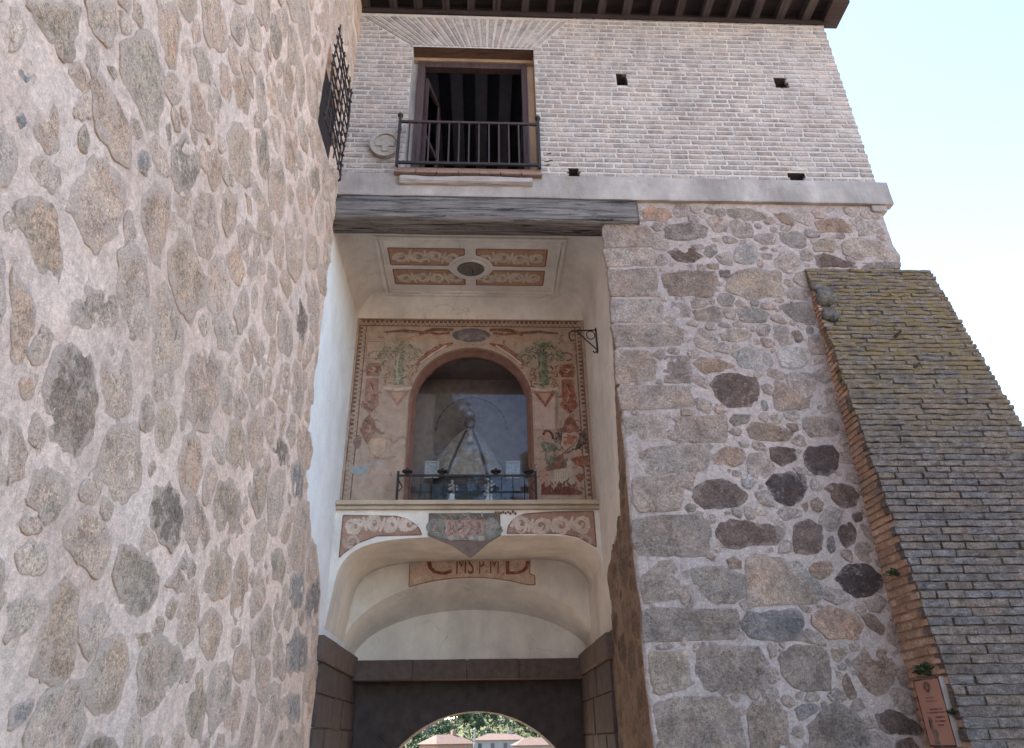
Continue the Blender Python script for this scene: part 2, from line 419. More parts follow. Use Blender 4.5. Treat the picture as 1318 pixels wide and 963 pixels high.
def fill_stones(polys, box, rsizes, forbid, tones, seed, gap=0.012, tries=9000, aspect=1.0):
    """stones that fill the room left between the given ones"""
    R = random.Random(seed); u0, u1, v0, v1 = box
    bound = []                                      # boundary samples of obstacles
    for P in polys:
        bound.append(resample(P, 24))
    cen = np.array([b.mean(0) for b in bound]) if bound else np.zeros((0, 2)); crad = np.array([np.hypot(*(b-b.mean(0)).T).max() for b in bound]) if bound else np.zeros(0)
    S = []; SA = np.zeros((0, 3))
    for rr, cnt in rsizes:
        for _ in range(cnt):
            u = R.uniform(u0, u1); v = R.uniform(v0, v1); r = rr*R.uniform(.8, 1.25)
            if forbid(u, v, r): continue
            if len(SA) and (np.hypot(SA[:, 0]-u, (SA[:, 1]-v))-SA[:, 2]).min() < r*.78: continue
            ok = True
            if len(cen):
                near = np.where(np.hypot(cen[:, 0]-u, cen[:, 1]-v) < crad+r*1.3)[0]
                for i in near:
                    if np.hypot(bound[i][:, 0]-u, bound[i][:, 1]-v).min() < r*.72 or in_poly(np.array(u), np.array(v), [tuple(p) for p in polys[i]]): ok = False; break
            if not ok: continue
            S.append((u, v, r)); SA = np.vstack([SA, [u, v, r]])
    out = []
    for (u, v, r) in S:
        n = R.randint(6, 9); a0 = R.uniform(0, 6.28)
        ang = np.array([a0+2*math.pi*(k+R.uniform(-.25, .25))/n for k in range(n)])
        t = np.array([r*R.uniform(.85, 1.75) for _ in range(n)]); e = np.stack([np.cos(ang), np.sin(ang)], -1)
        asp = aspect*R.uniform(.75, 1.35); th = R.uniform(-.5, .5); e2 = e*np.array([asp, 1/asp]); e2 = np.stack([e2[:, 0]*math.cos(th)-e2[:, 1]*math.sin(th), e2[:, 0]*math.sin(th)+e2[:, 1]*math.cos(th)], -1)
        d = SA[:, :2]-np.array([u, v]); D = np.hypot(*d.T)
        for j in np.where((D > 1e-6) & (D < r*1.7+SA[:, 2]*1.7))[0]:
            lim = D[j]*r/(r+SA[j, 2])-gap*.5; cs = e2@(d[j]/D[j]); m = cs > .05
            t[m] = np.minimum(t[m], lim/cs[m])
        if len(cen):
            for i in np.where(np.hypot(cen[:, 0]-u, cen[:, 1]-v) < crad+r*2)[0]:
                q = bound[i]-np.array([u, v]); dd = np.hypot(*q.T); k = dd.argmin(); lim = dd[k]-gap
                cs = e2@(q[k]/dd[k]); m = cs > .05; t[m] = np.minimum(t[m], max(lim, .01)/cs[m])
        P = [(u+e2[k, 0]*t[k], v+e2[k, 1]*t[k]) for k in range(n)]
        if abs(area(P)) < 0.0008: continue
        out.append((R.choice(tones), P))
    return out
def vary(c, s, k=.12):
    a = 1+(_h1(s)*2-1)*k*1.6; h = (_h1(s+5)*2-1)*k*.28; return (c[0]*a*(1+h), c[1]*a, c[2]*a*(1-h))
def lay_stones(stones, fn, mat, parent, h, rough, limit=295, name='stone', grow=1.0, smooth=1, wob=0.05, blend=(0, 0), towards=PALE, ntr=0):
    order = sorted(range(len(stones)), key=lambda i: -abs(area(stones[i][1]))); mass = MB()
    for k, i in enumerate(order):
        tone, P = stones[i]; A = abs(area(P)); n = 36 if A > .05 else (26 if A > .012 else 14)
        rings = [1.0, .985, .95, .86, .68, .42, .2] if A > .03 else [1.0, .97, .85, .5]
        sm = smooth if tone != 'q' else 0
        V, F, E = stone_geo(P, h*(.7+.6*_h1(i*3+1))*(1 if A > .01 else .6), n, rings, rough, i*31+7, sm, grow*(1.09 if tone == 'q' else 1.03), wob if tone != 'q' else wob*.35)
        W = [tuple(map(float, fn(*p))) for p in V]; c = vary(TONE[tone], i*17+3)
        b = blend[0] if i < ntr else blend[1]; c = tuple(x*(1-b)+y*b for x, y in zip(c, towards))
        if k < limit: put(name, raw_mesh(name, W, F, True, [c]*len(W), E), mat, parent)
        else: mass.add(W, F, c); mass.e += E
    if mass.v:
        o = mass.build('small_stones', mat, parent, True); o['kind'] = 'stuff'
    return

# ---------------------------------------------------------------- flat painting on plaster
class Paint:
    def __init__(s, fn): s.fn = fn; s.m = MB(); s.k = 0
    def poly(s, P, col, layer=1): s.k += 1; s.m.add([s.fn(u, v, .0022*layer+.0000013*(s.k % 1500)) for u, v in P], [tuple(range(len(P)))] if area(P) > 0 else [tuple(reversed(range(len(P))))], col); return s
    def ribbon(s, P, w, col, layer=1, inside=None):
        n = len(P); W = w if isinstance(w, (list, tuple)) else [w]*n
        for i in range(n-1):
            a, b = P[i], P[i+1]; d = math.hypot(b[0]-a[0], b[1]-a[1])
            if d < 1e-6: continue
            if inside is not None and not bool(in_poly(np.array((a[0]+b[0])/2), np.array((a[1]+b[1])/2), inside)): continue
            nx, ny = -(b[1]-a[1])/d, (b[0]-a[0])/d
            s.poly([(a[0]-nx*W[i]/2, a[1]-ny*W[i]/2), (b[0]-nx*W[i+1]/2, b[1]-ny*W[i+1]/2), (b[0]+nx*W[i+1]/2, b[1]+ny*W[i+1]/2), (a[0]+nx*W[i]/2, a[1]+ny*W[i]/2)], col, layer)
        return s
    def ell(s, cu, cv, ru, rv, col, layer=1, n=14, wob=0.0, seed=0):
        return s.poly([(cu+ru*(1+wob*(_h1(seed+k*7)-.5))*math.cos(2*math.pi*k/n), cv+rv*(1+wob*(_h1(seed+k*7)-.5))*math.sin(2*math.pi*k/n)) for k in range(n)], col, layer)
    def cluster(s, cu, cv, ru, rv, n, cols, layer=2, seed=0, L=.09):
        R = random.Random(seed)
        for _ in range(n):
            a = R.uniform(0, 6.28); q = R.random()**.6; x = cu+ru*q*math.cos(a); y = cv+rv*q*math.sin(a); b = R.uniform(0, 6.28); l = L*R.uniform(.5, 1.2); k = R.uniform(-1.8, 1.8); w = l*R.uniform(.18, .38); c = R.choice(cols); m = R.uniform(.8, 1.25)
            s.ribbon([(x+l*t*math.cos(b+k*t), y+l*t*math.sin(b+k*t)) for t in (0, .33, .66, 1)], [w*.3, w, w*.8, w*.1], tuple(v*m for v in c), layer)
        return s
    def outline(s, P, w, col, layer=1): return s.ribbon(list(P)+[P[0]], w, col, layer)
    def scrolls(s, u0, u1, v0, v1, col, n=2, layer=2, inside=None, w=None, flip=1, leafcol=None):
        H = v1-v0; L = (u1-u0)/n; w = w or H*.13; RS = random.Random(int(u0*991)+int(v0*577))
        for k in range(n):
            cu = u0+L*(k+.5); cv = (v0+v1)/2; sg = flip*(1 if k % 2 == 0 else -1); R0 = min(L, H)*.46*RS.uniform(.85, 1.1); cu += RS.uniform(-.06, .06)*L; cv += RS.uniform(-.08, .08)*H; tn = RS.uniform(2.3, 3.4)
            P = []; W = []
            for i in range(30):
                t = i/29; a = sg*(math.pi*.9+t*math.pi*tn); r = R0*(1-.82*t); P.append((cu+r*L/min(L, H)*.92*math.cos(a), cv+r*math.sin(a))); W.append(w*(1.1-.6*t))
            s.ribbon(P, W, col, layer, inside)
            for q in range(9):                      # leaves curling off the stem
                a = sg*(math.pi*.9+q*.85); r = R0*(1.0-.07*q); x = cu+r*L/min(L, H)*.95*math.cos(a); y = cv+r*math.sin(a)
                lw = w*RS.uniform(1.0, 2.2); b0 = RS.uniform(.1, 1.0); P = [(x+lw*t*math.cos(a+sg*(b0+1.5*t)), y+lw*t*math.sin(a+sg*(b0+1.5*t))) for t in (0, .4, .8, 1.2)]
                s.ribbon(P, [w*.9, w*.8, w*.5, w*.15], leafcol or col, layer+1, inside)
            if k: s.ribbon([(cu-L*.62, cv-sg*H*.38), (cu-L*.5, cv), (cu-L*.38, cv+sg*H*.38)], [w*.5, w, w*.5], col, layer, inside)
        return s
    def build(s, name, mat, parent): return s.m.build(name, mat, parent)

TOWER_STONES = '''g 2 4.43 2.27 4.83 2.31 4.72 2.36 4.5 2.32 4.45 2.17 4.42
g 2.66 4.98 2.7 5.14 2.81 5.36 2.94 5.38 3.14 5.29 3.22 5.13 3.22 4.92 3.11 4.86 2.92 4.87 2.75 4.86
p 2.53 4.6 2.6 4.7 2.97 4.72 3.05 4.48 2.91 4.4 2.66 4.39
p 2.65 3.99 2.73 4.27 2.92 4.38 3.11 4.33 3.12 4.09 3 3.82 2.8 3.84 2.68 3.87
b 2.35 3.62 2.43 3.73 2.57 3.82 2.77 3.63 2.81 3.41 2.69 3.44 2.54 3.52
d 2.89 3.25 3.04 3.33 3.27 3.31 3.39 3.18 3.4 3.02 3.32 2.88 3.18 2.84 2.99 2.9 2.88 3.02 2.87 3.15
g 3.42 5.06 3.5 5.28 3.73 5.34 3.84 5.24 3.76 4.93 3.58 4.82 3.47 4.91
b 3.91 5.45 3.99 5.62 4.14 5.6 4.21 5.43 4.13 5.28 3.97 5.29
b 4.13 5.88 4.23 6.16 4.4 6.25 4.63 6.08 4.69 5.83 4.52 5.72 4.28 5.7
b 4.28 5.34 4.35 5.56 4.56 5.59 4.62 5.35 4.52 5.17 4.36 5.2
b 4.76 5.9 4.86 6.05 5.17 6.08 5.46 5.99 5.42 5.75 5.29 5.63 4.92 5.73
p 3.23 4.44 3.34 4.69 3.53 4.74 3.61 4.62 3.65 4.4 3.67 4.2 3.45 4.28 3.28 4.33
b 3.74 4.47 3.77 4.72 3.93 4.75 4.32 4.63 4.37 4.46 4.2 4.2 3.91 4.22 3.75 4.33
g 4.4 7.61 4.44 7.84 4.74 7.85 4.77 7.52 4.56 7.45
b 4.89 7.67 4.96 7.84 5.28 7.88 5.34 7.54 5.04 7.48
p 4.58 7.04 4.65 7.29 4.89 7.3 4.98 7.03 4.8 6.89
b 5.25 7.01 5.37 7.24 5.67 7.27 5.7 6.96 5.44 6.82
g 5.5 8.87 5.66 9.19 5.9 9.26 5.86 8.92 5.63 8.77
g 6.2 7.44 6.34 7.76 6.68 7.7 6.58 7.34
b 5.82 5.7 5.93 5.92 6.25 5.9 6.16 5.65
d 6.44 5.79 6.56 5.99 6.95 5.91 6.88 5.56 6.56 5.57
l 2.3 4.88 2.47 5.13 2.58 5.09 2.6 4.89 2.5 4.83 2.38 4.81
l 1.94 4.33 2 4.37 2.07 4.33 2.07 4.2 2.04 4.15
p 2.25 4.12 2.29 4.23 2.41 4.2 2.49 4.06 2.42 3.97 2.32 3.98
p 2.46 3.36 2.57 3.37 2.69 3.31 2.72 3.19 2.7 3.03 2.65 3.02
l 2.89 3.47 2.96 3.62 3.25 3.77 3.35 3.67 3.2 3.46 2.97 3.39
l 3.64 4.04 3.74 4.23 4.02 4.2 4.21 4.08 4.23 3.81 3.89 3.63
l 3.65 5.85 3.72 6.04 3.94 6.05 3.94 5.8 3.76 5.73
b 4.01 6.36 4.11 6.57 4.38 6.6 4.4 6.35 4.17 6.27
l 3.94 7.08 4.09 7.34 4.37 7.3 4.31 7.06 4.1 7
p 3.39 5.61 3.47 5.75 3.73 5.7 3.76 5.5 3.58 5.41
p 2.81 5.62 3 5.9 3.17 5.76 3.22 5.48 3.06 5.43 2.9 5.5
l 3.32 5.88 3.46 6.05 3.73 6.1 3.71 5.91 3.52 5.8
g 2.56 4.26 2.59 4.34 2.66 4.31 2.67 4.21 2.61 4.19
u 2.11 4.14 2.15 4.22 2.19 4.18 2.17 4.12
u 2.19 3.95 2.21 4.01 2.26 3.98 2.24 3.93
u 3.06 4.61 3.15 4.74 3.24 4.72 3.22 4.6 3.12 4.54
g 2.6 4.77 2.65 4.84 2.71 4.84 2.7 4.78
g 2.91 4.75 2.98 4.8 3.08 4.77 3.04 4.69 2.96 4.7
g 3.29 5.07 3.33 5.17 3.4 5.04 3.37 4.98
l 5.53 7.58 5.69 7.81 6 7.79 6.02 7.57 5.75 7.46
l 4.61 4.41 4.75 4.65 5.07 4.62 5.01 4.37 4.76 4.3
l 5.22 4.75 5.36 4.92 5.77 4.88 5.66 4.61
p 4.55 5.02 4.72 5.27 4.97 5.21 4.92 4.99 4.69 4.94
g 4.6 6.42 4.78 6.67 5.03 6.47 5.03 6.23 4.79 6.19
l 3.5 3.08 3.61 3.19 3.83 3.24 3.98 3.15 4.03 2.98 3.95 2.84 3.86 2.73 3.72 2.79 3.55 2.88
b 4.07 3.32 4.04 3.43 4.09 3.57 4.27 3.58 4.36 3.49 4.31 3.34 4.21 3.22 4.1 3.25
p 4.45 3.26 4.46 3.44 4.58 3.55 4.79 3.5 4.93 3.4 4.84 3.2 4.71 3.1 4.53 3.15
b 5.2 3.73 5.21 3.88 5.41 3.99 5.67 3.92 5.78 3.72 5.63 3.59 5.33 3.58
d 4.2 2.87 4.23 3.02 4.39 3.12 4.59 3.06 4.69 2.93 4.71 2.78 4.6 2.68 4.38 2.75 4.25 2.78
g 5.14 3.18 5.21 3.37 5.47 3.5 5.75 3.46 5.86 3.3 5.73 3.11 5.37 3.06 5.18 3.1
g 3.91 2.52 3.94 2.58 4.22 2.62 4.46 2.6 4.56 2.48 4.49 2.33 4.35 2.24 4.09 2.31 3.95 2.4
l 3 2.68 3.12 2.75 3.26 2.75 3.34 2.68 3.3 2.56 3.21 2.5 3.04 2.55
p 3.37 2.52 3.48 2.66 3.72 2.66 3.85 2.55 3.82 2.36 3.59 2.39 3.42 2.44
b 3.43 1.88 3.42 2.07 3.44 2.32 3.63 2.28 3.79 2.01 3.78 1.89 3.56 1.86
b 3.93 1.94 3.99 2.09 4.2 2.15 4.35 2.05 4.36 1.81 4.22 1.73 4.03 1.78
u 3.37 1.72 3.38 1.77 3.54 1.8 3.52 1.71 3.4 1.66
d 4.07 1.6 4.1 1.66 4.17 1.67 4.41 1.64 4.54 1.56 4.56 1.45 4.3 1.42 4.09 1.52
l 4.49 1.94 4.49 2.13 4.78 2.23 5.15 2.15 5.32 1.85 5.02 1.79 4.64 1.76
g 5.37 1.76 5.37 2.02 5.56 2.09 5.75 1.87 5.78 1.62 5.56 1.67
b 5.23 2.63 5.22 2.88 5.5 3.01 5.79 2.92 5.86 2.69 5.65 2.57 5.31 2.56
p 5.94 2.56 5.89 2.92 6.02 3.07 6.23 2.99 6.33 2.71 6.19 2.47
g 6.01 3.62 6.03 3.81 6.22 3.92 6.44 3.77 6.43 3.54 6.3 3.42 6.07 3.46
d 6.38 4.13 6.57 4.33 6.89 4.34 6.9 4.17 6.72 4.06
u 7.62 3.17 8.01 3.3 8.26 3.26 8.35 3.02 7.97 2.86 7.69 2.95
u 8.38 3.16 8.88 3.44 9.15 3.25 9.12 3.01 8.75 2.87 8.4 2.94
l 6.51 2.48 6.96 2.82 7.2 2.65 7.21 2.37 6.74 2.29
p 6.15 2.26 6.35 2.37 6.72 2.32 6.73 2.09 6.3 2.06
l 4.62 2.54 4.75 2.64 4.96 2.58 4.89 2.5 4.61 2.49
g 4.69 2.4 4.78 2.47 4.88 2.41 4.83 2.31 4.69 2.33
b 4.36 2.18 4.55 2.21 4.59 2.14 4.44 2.12
g 4.08 3.09 4.13 3.16 4.19 3.13 4.14 3.03
l 3.06 2.32 3.13 2.42 3.28 2.41 3.34 2.33 3.25 2.26 3.13 2.27
l 3.11 2.15 3.26 2.2 3.38 2.17 3.33 2.06 3.2 1.98
p 5.29 2.37 5.43 2.48 5.77 2.5 5.93 2.29 5.69 2.15 5.42 2.21
l 5.19 4.1 5.33 4.24 5.57 4.21 5.54 4.05 5.31 3.98
u 7.8 2.54 8.21 2.75 8.76 2.65 8.92 2.37 8.04 2.26
w 8.06 2.08 8.66 2.11 8.81 1.84 8.3 1.79
u 7.06 4.18 7.32 4.37 7.66 4.27 7.71 4.01 7.29 3.92
g 6.76 3.18 7.1 3.38 7.41 3.25 7.36 3.04 6.92 3.03
p 2.75 2.83 2.84 2.81 2.93 2.75 2.96 2.63 2.91 2.58 2.88 2.58
p 2.73 2.98 2.8 3.06 2.84 3.06 2.85 2.96 2.79 2.91'''
PIER_STONES = '''q 1.66 7.81 2.24 7.84 2.29 7.72 2.25 7.49 1.66 7.46
q 1.64 7.42 2.28 7.45 2.33 7.34 2.29 7.17 1.67 7.14
q 1.67 7.08 2.29 7.12 2.29 6.92 2.25 6.69 1.68 6.68
q 1.67 6.61 2.29 6.63 2.32 6.5 2.27 6.29 1.66 6.29
q 1.66 6.23 2.63 6.25 2.67 6.13 2.61 5.95 1.7 5.92
q 1.66 5.86 2.06 5.86 2.15 5.7 2.1 5.47 1.64 5.42
q 2.21 5.72 2.31 5.8 2.55 5.78 2.58 5.59 2.54 5.42 2.23 5.43
q 1.66 5.36 2.59 5.38 2.6 5.23 2.55 5.1 1.68 5.06
q 1.66 4.97 2.16 4.98 2.19 4.88 2.16 4.69 1.72 4.66
q 2.32 4.96 2.88 4.99 2.9 4.86 2.84 4.65 2.28 4.66
q 1.68 4.57 2.56 4.62 2.62 4.46 2.55 4.32 1.99 4.26 1.72 4.28
g 2.51 7.85 2.9 7.91 3.13 7.84 3.09 7.65 2.81 7.58 2.48 7.62
d 2.49 7.39 2.59 7.48 2.83 7.47 2.98 7.32 2.8 7.21 2.6 7.24
b 2.35 7.02 2.62 7.1 3.1 7.08 3.11 6.89 3 6.67 2.38 6.68
l 3.19 6.84 3.3 7.06 3.6 7.14 4 7.12 4.01 6.85 3.96 6.69 3.47 6.65 3.25 6.72
g 4.08 7.75 4.34 7.8 4.47 7.68 4.41 7.5 4.16 7.5 4.08 7.62
l 4.54 7.63 4.78 7.69 4.86 7.58 4.79 7.43 4.5 7.45
q 4.95 7.59 5.12 7.67 5.61 7.63 5.68 7.42 5.67 7.32 5.11 7.31 4.93 7.41
p 4.63 7.97 4.99 8.03 5.17 7.88 5.1 7.77 4.67 7.76
d 4.5 7.38 4.68 7.41 4.94 7.28 5.08 7.18 4.5 7.18
q 5.1 7.27 5.66 7.28 5.63 7.17 5.11 7.16
d 2.77 5.39 2.87 5.51 3.1 5.56 3.35 5.5 3.39 5.35 3.3 5.11 2.95 5.09 2.84 5.23
b 3.52 5.23 3.6 5.48 3.71 5.44 3.81 5.24 3.99 5.2 3.93 5.08 3.52 5.05
g 3.85 6.57 4.22 6.62 4.32 6.44 4.28 6.26 4.04 6.3 3.9 6.43
w 3.68 5.86 3.85 5.94 4.11 5.9 4.13 5.75 3.93 5.62 3.71 5.64
w 3.11 5.85 3.39 5.96 3.6 5.86 3.64 5.69 3.44 5.58 3.19 5.64
b 2.61 5.68 2.69 5.8 2.9 5.76 3.15 5.66 2.95 5.58 2.72 5.55
l 3 6.11 3.21 6.22 3.41 6.16 3.41 6.05 3.21 6 3.02 6.02
g 2.7 6.46 3.02 6.54 3.11 6.38 3.02 6.29 2.72 6.31
g 3.25 6.49 3.49 6.54 3.71 6.45 3.64 6.29 3.33 6.29
b 3.08 4.8 3.2 4.9 3.49 4.88 3.68 4.76 3.59 4.65 3.27 4.67 3.1 4.71
g 3.82 4.92 3.91 4.99 4.2 4.96 4.26 4.84 4.19 4.71 3.88 4.71 3.81 4.79
d 3.36 4.58 3.51 4.6 3.66 4.56 3.65 4.43 3.46 4.36 3.35 4.43
k 3.72 4.5 3.83 4.6 4.08 4.62 4.17 4.54 4.12 4.36 3.99 4.23 3.82 4.25 3.73 4.37
p 2.64 4.46 2.8 4.59 3.04 4.58 3.07 4.43 2.93 4.34 2.69 4.36
g 2.92 4.92 3.01 5.01 3.22 5 3.17 4.9 2.98 4.84
u 3.37 5.19 3.44 5.19 3.44 5.05 3.36 5.05
b 3.6 4.88 3.75 4.9 3.76 4.8 3.68 4.76
p 2.21 8.11 2.34 8.19 2.59 8.14 2.66 8.01 2.48 7.9 2.23 7.95
l 3.4 8.16 3.7 8.19 4.02 8.06 3.82 7.93 3.45 8
b 4.06 8.09 4.24 8.12 4.37 7.94 4.32 7.86 4.16 7.93
q 5.24 7.98 5.53 7.96 5.62 7.73 5.21 7.72
g 3.15 7.11 3.31 7.11 3.27 6.99 3.15 6.99
u 4.14 6.23 4.2 6.26 4.25 6.21 4.21 6.12 4.13 6.13
b 3.93 6.16 4.05 6.19 4.09 6.03 3.97 5.99
b 2.98 7.2 3.17 7.22 3.15 7.12 3.01 7.12
g 3.02 7.5 3.18 7.55 3.19 7.4 3.06 7.3 2.98 7.37
w 3.41 7.48 3.68 7.59 3.77 7.39 3.65 7.21 3.37 7.23
d 2.36 4.02 2.44 4.13 2.62 4.2 2.85 4.18 2.98 4.06 2.98 3.94 2.83 3.85 2.56 3.83 2.41 3.9
k 3.23 4.14 3.34 4.26 3.52 4.3 3.71 4.21 3.7 4.09 3.58 3.92 3.43 3.88 3.31 3.95
d 3.88 4.09 4 4.16 4.23 4.12 4.28 4 4.22 3.88 4.06 3.85 3.92 3.97
b 3.7 3.94 3.79 3.99 3.86 3.92 3.8 3.8 3.71 3.82
d 2.55 3.56 2.62 3.71 2.78 3.74 3.29 3.65 3.34 3.56 3.25 3.45 2.66 3.41
d 3.44 3.67 3.64 3.74 3.77 3.65 3.72 3.41 3.65 3.34 3.4 3.36
d 3.93 3.59 4 3.67 4.11 3.7 4.16 3.62 4.11 3.47 3.99 3.4 3.93 3.49
d 4.13 3.78 4.26 3.82 4.26 3.72 4.16 3.69
k 3.78 3.08 3.94 3.22 4.15 3.25 4.31 3.12 4.3 3 4.12 2.9 3.96 2.87 3.83 3
q 1.73 4.2 2.19 4.24 2.27 4.11 2.22 3.84 1.77 3.82 1.69 3.94
q 1.68 3.71 1.96 3.77 2.42 3.77 2.51 3.67 2.48 3.38 2.42 3.34 1.75 3.32 1.67 3.48
q 1.68 3.25 2.04 3.28 2.11 3.14 2.07 2.9 1.71 2.85
g 2.21 3.04 2.25 3.21 2.54 3.24 2.81 3.13 2.78 2.88 2.54 2.83 2.27 2.88
b 2.64 3.29 2.74 3.33 2.81 3.27 2.8 3.19 2.66 3.19
q 2.87 3.32 3.01 3.35 3.25 3.3 3.49 3.04 3.55 2.96 3.52 2.84 2.81 2.82
w 3.35 3.28 3.44 3.27 3.65 2.98 3.61 2.87 3.55 2.86 3.57 2.99 3.37 3.17
b 3.52 3.19 3.63 3.27 3.79 3.27 3.8 3.16 3.65 3.07 3.55 3.1
q 1.7 2.75 1.82 2.79 2.64 2.77 2.66 2.63 2.61 2.49 1.7 2.47
u 2.69 2.63 2.76 2.74 3.34 2.77 3.37 2.65 3.29 2.47 2.9 2.46 2.72 2.51
p 3.45 2.71 3.66 2.81 3.95 2.73 4.02 2.56 3.89 2.46 3.58 2.48 3.43 2.62
b 3.98 2.71 4.11 2.73 4.21 2.57 4.14 2.5 4.01 2.6
l 1.7 2.37 2.08 2.39 2.1 2.24 2.06 2.02 1.73 1.98 1.69 2.14
q 2.18 2.35 2.38 2.42 2.83 2.4 2.89 2.23 2.84 2.02 2.4 1.98 2.15 2.01
g 3.04 2.34 3.2 2.42 3.51 2.42 3.55 2.2 3.48 1.98 3.18 2 3.02 2.12
b 3.77 2.25 3.93 2.39 4.17 2.39 4.23 2.19 4.1 2 3.94 1.94 3.82 2.06
q 1.71 1.88 1.88 1.95 2.4 1.92 2.5 1.81 2.53 1.5 2.51 1.39 1.71 1.4
b 2.62 1.84 2.69 1.9 2.95 1.91 3.01 1.78 2.97 1.5 2.88 1.38 2.58 1.39
g 3.19 1.68 3.4 1.83 3.56 1.88 3.71 1.77 3.79 1.59 3.71 1.42 3.17 1.43
u 3.08 1.83 3.21 1.89 3.35 1.87 3.31 1.8 3.12 1.72
d 3.85 1.77 4.08 1.82 4.31 1.69 4.29 1.58 3.94 1.61
d 4.02 1.54 4.19 1.57 4.25 1.48 4.19 1.36 3.99 1.39
g 2.25 3.87 2.33 3.92 2.4 3.89 2.38 3.82 2.3 3.81
b 3.59 3.9 3.68 3.94 3.66 3.85 3.62 3.8
w 3.05 3.85 3.13 3.89 3.21 3.82 3.16 3.76 3.06 3.78
u 3.8 3.52 3.88 3.55 3.87 3.38 3.8 3.35 3.78 3.42
l 3.59 2.39 3.72 2.42 3.77 2.36 3.64 2.25 3.58 2.28
b 3.62 2.06 3.69 2.17 3.73 2.06 3.75 1.93 3.66 1.9
g 2.51 3.4 2.58 3.4 2.62 3.38 2.55 3.35
w 2.96 4.21 3.07 4.26 3.14 4.18 3.05 4.07 2.96 4.11'''

# ================================================================ ground and far land
def land_z(x, y):
    z = np.where(y < 0, 0.0, np.where(y < 14, -0.075*y, -1.05-0.06*(y-14)))
    z = np.where(y > 90, -5.6, z)
    hill = np.clip((y-150)/110, 0, 1); z = np.where(y > 120, -5.6+hill*hill*(3-2*hill)*(14.0+1.6*np.sin(x*.05)+1.2*np.sin(x*.17+1)) - np.clip((np.abs(x-2)-30)/60, 0, 1)*2*hill, z)
    return z
_us = np.r_[np.linspace(-900, -70, 18), np.linspace(-60, 60, 61), np.linspace(70, 900, 18)]
_vs = np.r_[np.linspace(-900, -20, 18), np.linspace(-15, 25, 41), np.linspace(30, 300, 90), np.linspace(340, 1200, 16)]
def _land_fn(u, v, w): return (u, v, w)
_tg = NT('ground')
_c = _tg.mix(_tg.ramp(_tg.noise(.08, 6, .6), .4, .6), (0.40, 0.32, 0.24), (0.34, 0.26, 0.19))
_sy = _tg.n.new('ShaderNodeSeparateXYZ'); _tg.L(_tg.pos, _sy.inputs[0])
_c = _tg.mix(_tg.ramp(_sy.outputs[1], 60, 120), _c, (.10, .105, .055))      # grass on the far slope
MAT['ground'] = _tg.done(_tg.value(_c, _tg.ramp(_tg.noise(4, 6), .3, .7, .8, 1.2)), .95, _tg.bump(_tg.noise(9, 6), .4, .03), spec=.1)
_g = put('ground', grid_mesh('ground', _land_fn, _us, _vs, lambda U, V: land_z(U, V)), 'ground'); _g['kind'] = 'structure'

# ================================================================ the tower on the left
tower = thing('stone_tower', 'tall rubble stone tower wall in pale pinkish mortar filling the left side', 'tower', (-5, 3, 0))
PL_LEFT = [(7.55, 8.35), (7.56, 7.0), (7.58, 4.95), (7.70, 4.45), (7.95, 4.08), (8.3, 3.80), (8.75, 3.68), (8.98, 3.52), (9.15, 3.2), (9.28, 2.80), (12.6, 2.80), (12.6, 8.35)]
GR = (6.2, 7.22, 8.3, 9.62)                      # grated window in the tower wall: Y and Z
def bulge(U, V): return .05*fbm(U, V, .45, 2, 5)*np.clip((7.2-np.asarray(U))/3, 0, 1)
def f_tower_stone(u, v, w): return (-2.0+w+float(bulge(u, v)), u, v)
def tower_h(U, V):
    w = .010*fbm(U, V, 2.2, 4, 3)+.010*fbm(U, V, 9, 4, 21)
    w = w + bulge(U, V)
    jag = .035*fbm(U, V, 4, 3, 41)
    w = np.where(in_poly(U+jag, V+jag*.6, PL_LEFT), -.13, w)
    w = np.where((U > GR[0]) & (U < GR[1]) & (V > GR[2]) & (V < GR[3]), -.45, w)
    return w
_us = np.r_[np.linspace(-7, 1.4, 24), np.arange(1.5, 12.4, .026)]
_vs = np.r_[np.linspace(-1.6, .3, 6), np.arange(.4, 12.8, .03), np.linspace(13, 17, 8)]
put('mortar_bed', grid_mesh('tower_mortar_bed', f_tower, _us, _vs, tower_h), 'tower_mortar', tower)
_m = MB(); _m.box(-9, -2.5, -7, 12.9, -1.6, 17); _m.box(-2.6, -2.06, -7, -6.9, -1.6, 17); _m.box(-2.6, -2.0, -7, 12.9, 16.95, 17.2)
_m.build('wall_core', 'tower_mortar', tower)
_ts = parse(TOWER_STONES)
def _no_tower(u, v, r):
    if (GR[0]-.1-r*.6 < u < GR[1]+.1+r*.6) and (GR[2]-.1-r*.6 < v < GR[3]+.15+r*.6): return True
    q = r*.8
    for a in range(6):
        if bool(in_poly(np.array(u+q*math.cos(a)), np.array(v+q*math.sin(a)), PL_LEFT)): return True
    return u > 7.45 and v > 8.2
_fill = fill_stones([p for _, p in _ts], (1.5, 9.2, .6, 12.4), [(.32, 1200), (.22, 3000), (.13, 4500), (.075, 2500)], _no_tower, 'lllpppbllpp', 5, .015)
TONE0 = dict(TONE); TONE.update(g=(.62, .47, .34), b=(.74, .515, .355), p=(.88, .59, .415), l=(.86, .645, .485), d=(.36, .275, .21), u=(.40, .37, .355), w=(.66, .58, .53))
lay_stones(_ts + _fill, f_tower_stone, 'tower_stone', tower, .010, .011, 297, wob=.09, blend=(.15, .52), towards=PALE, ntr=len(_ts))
TONE.update(TONE0)
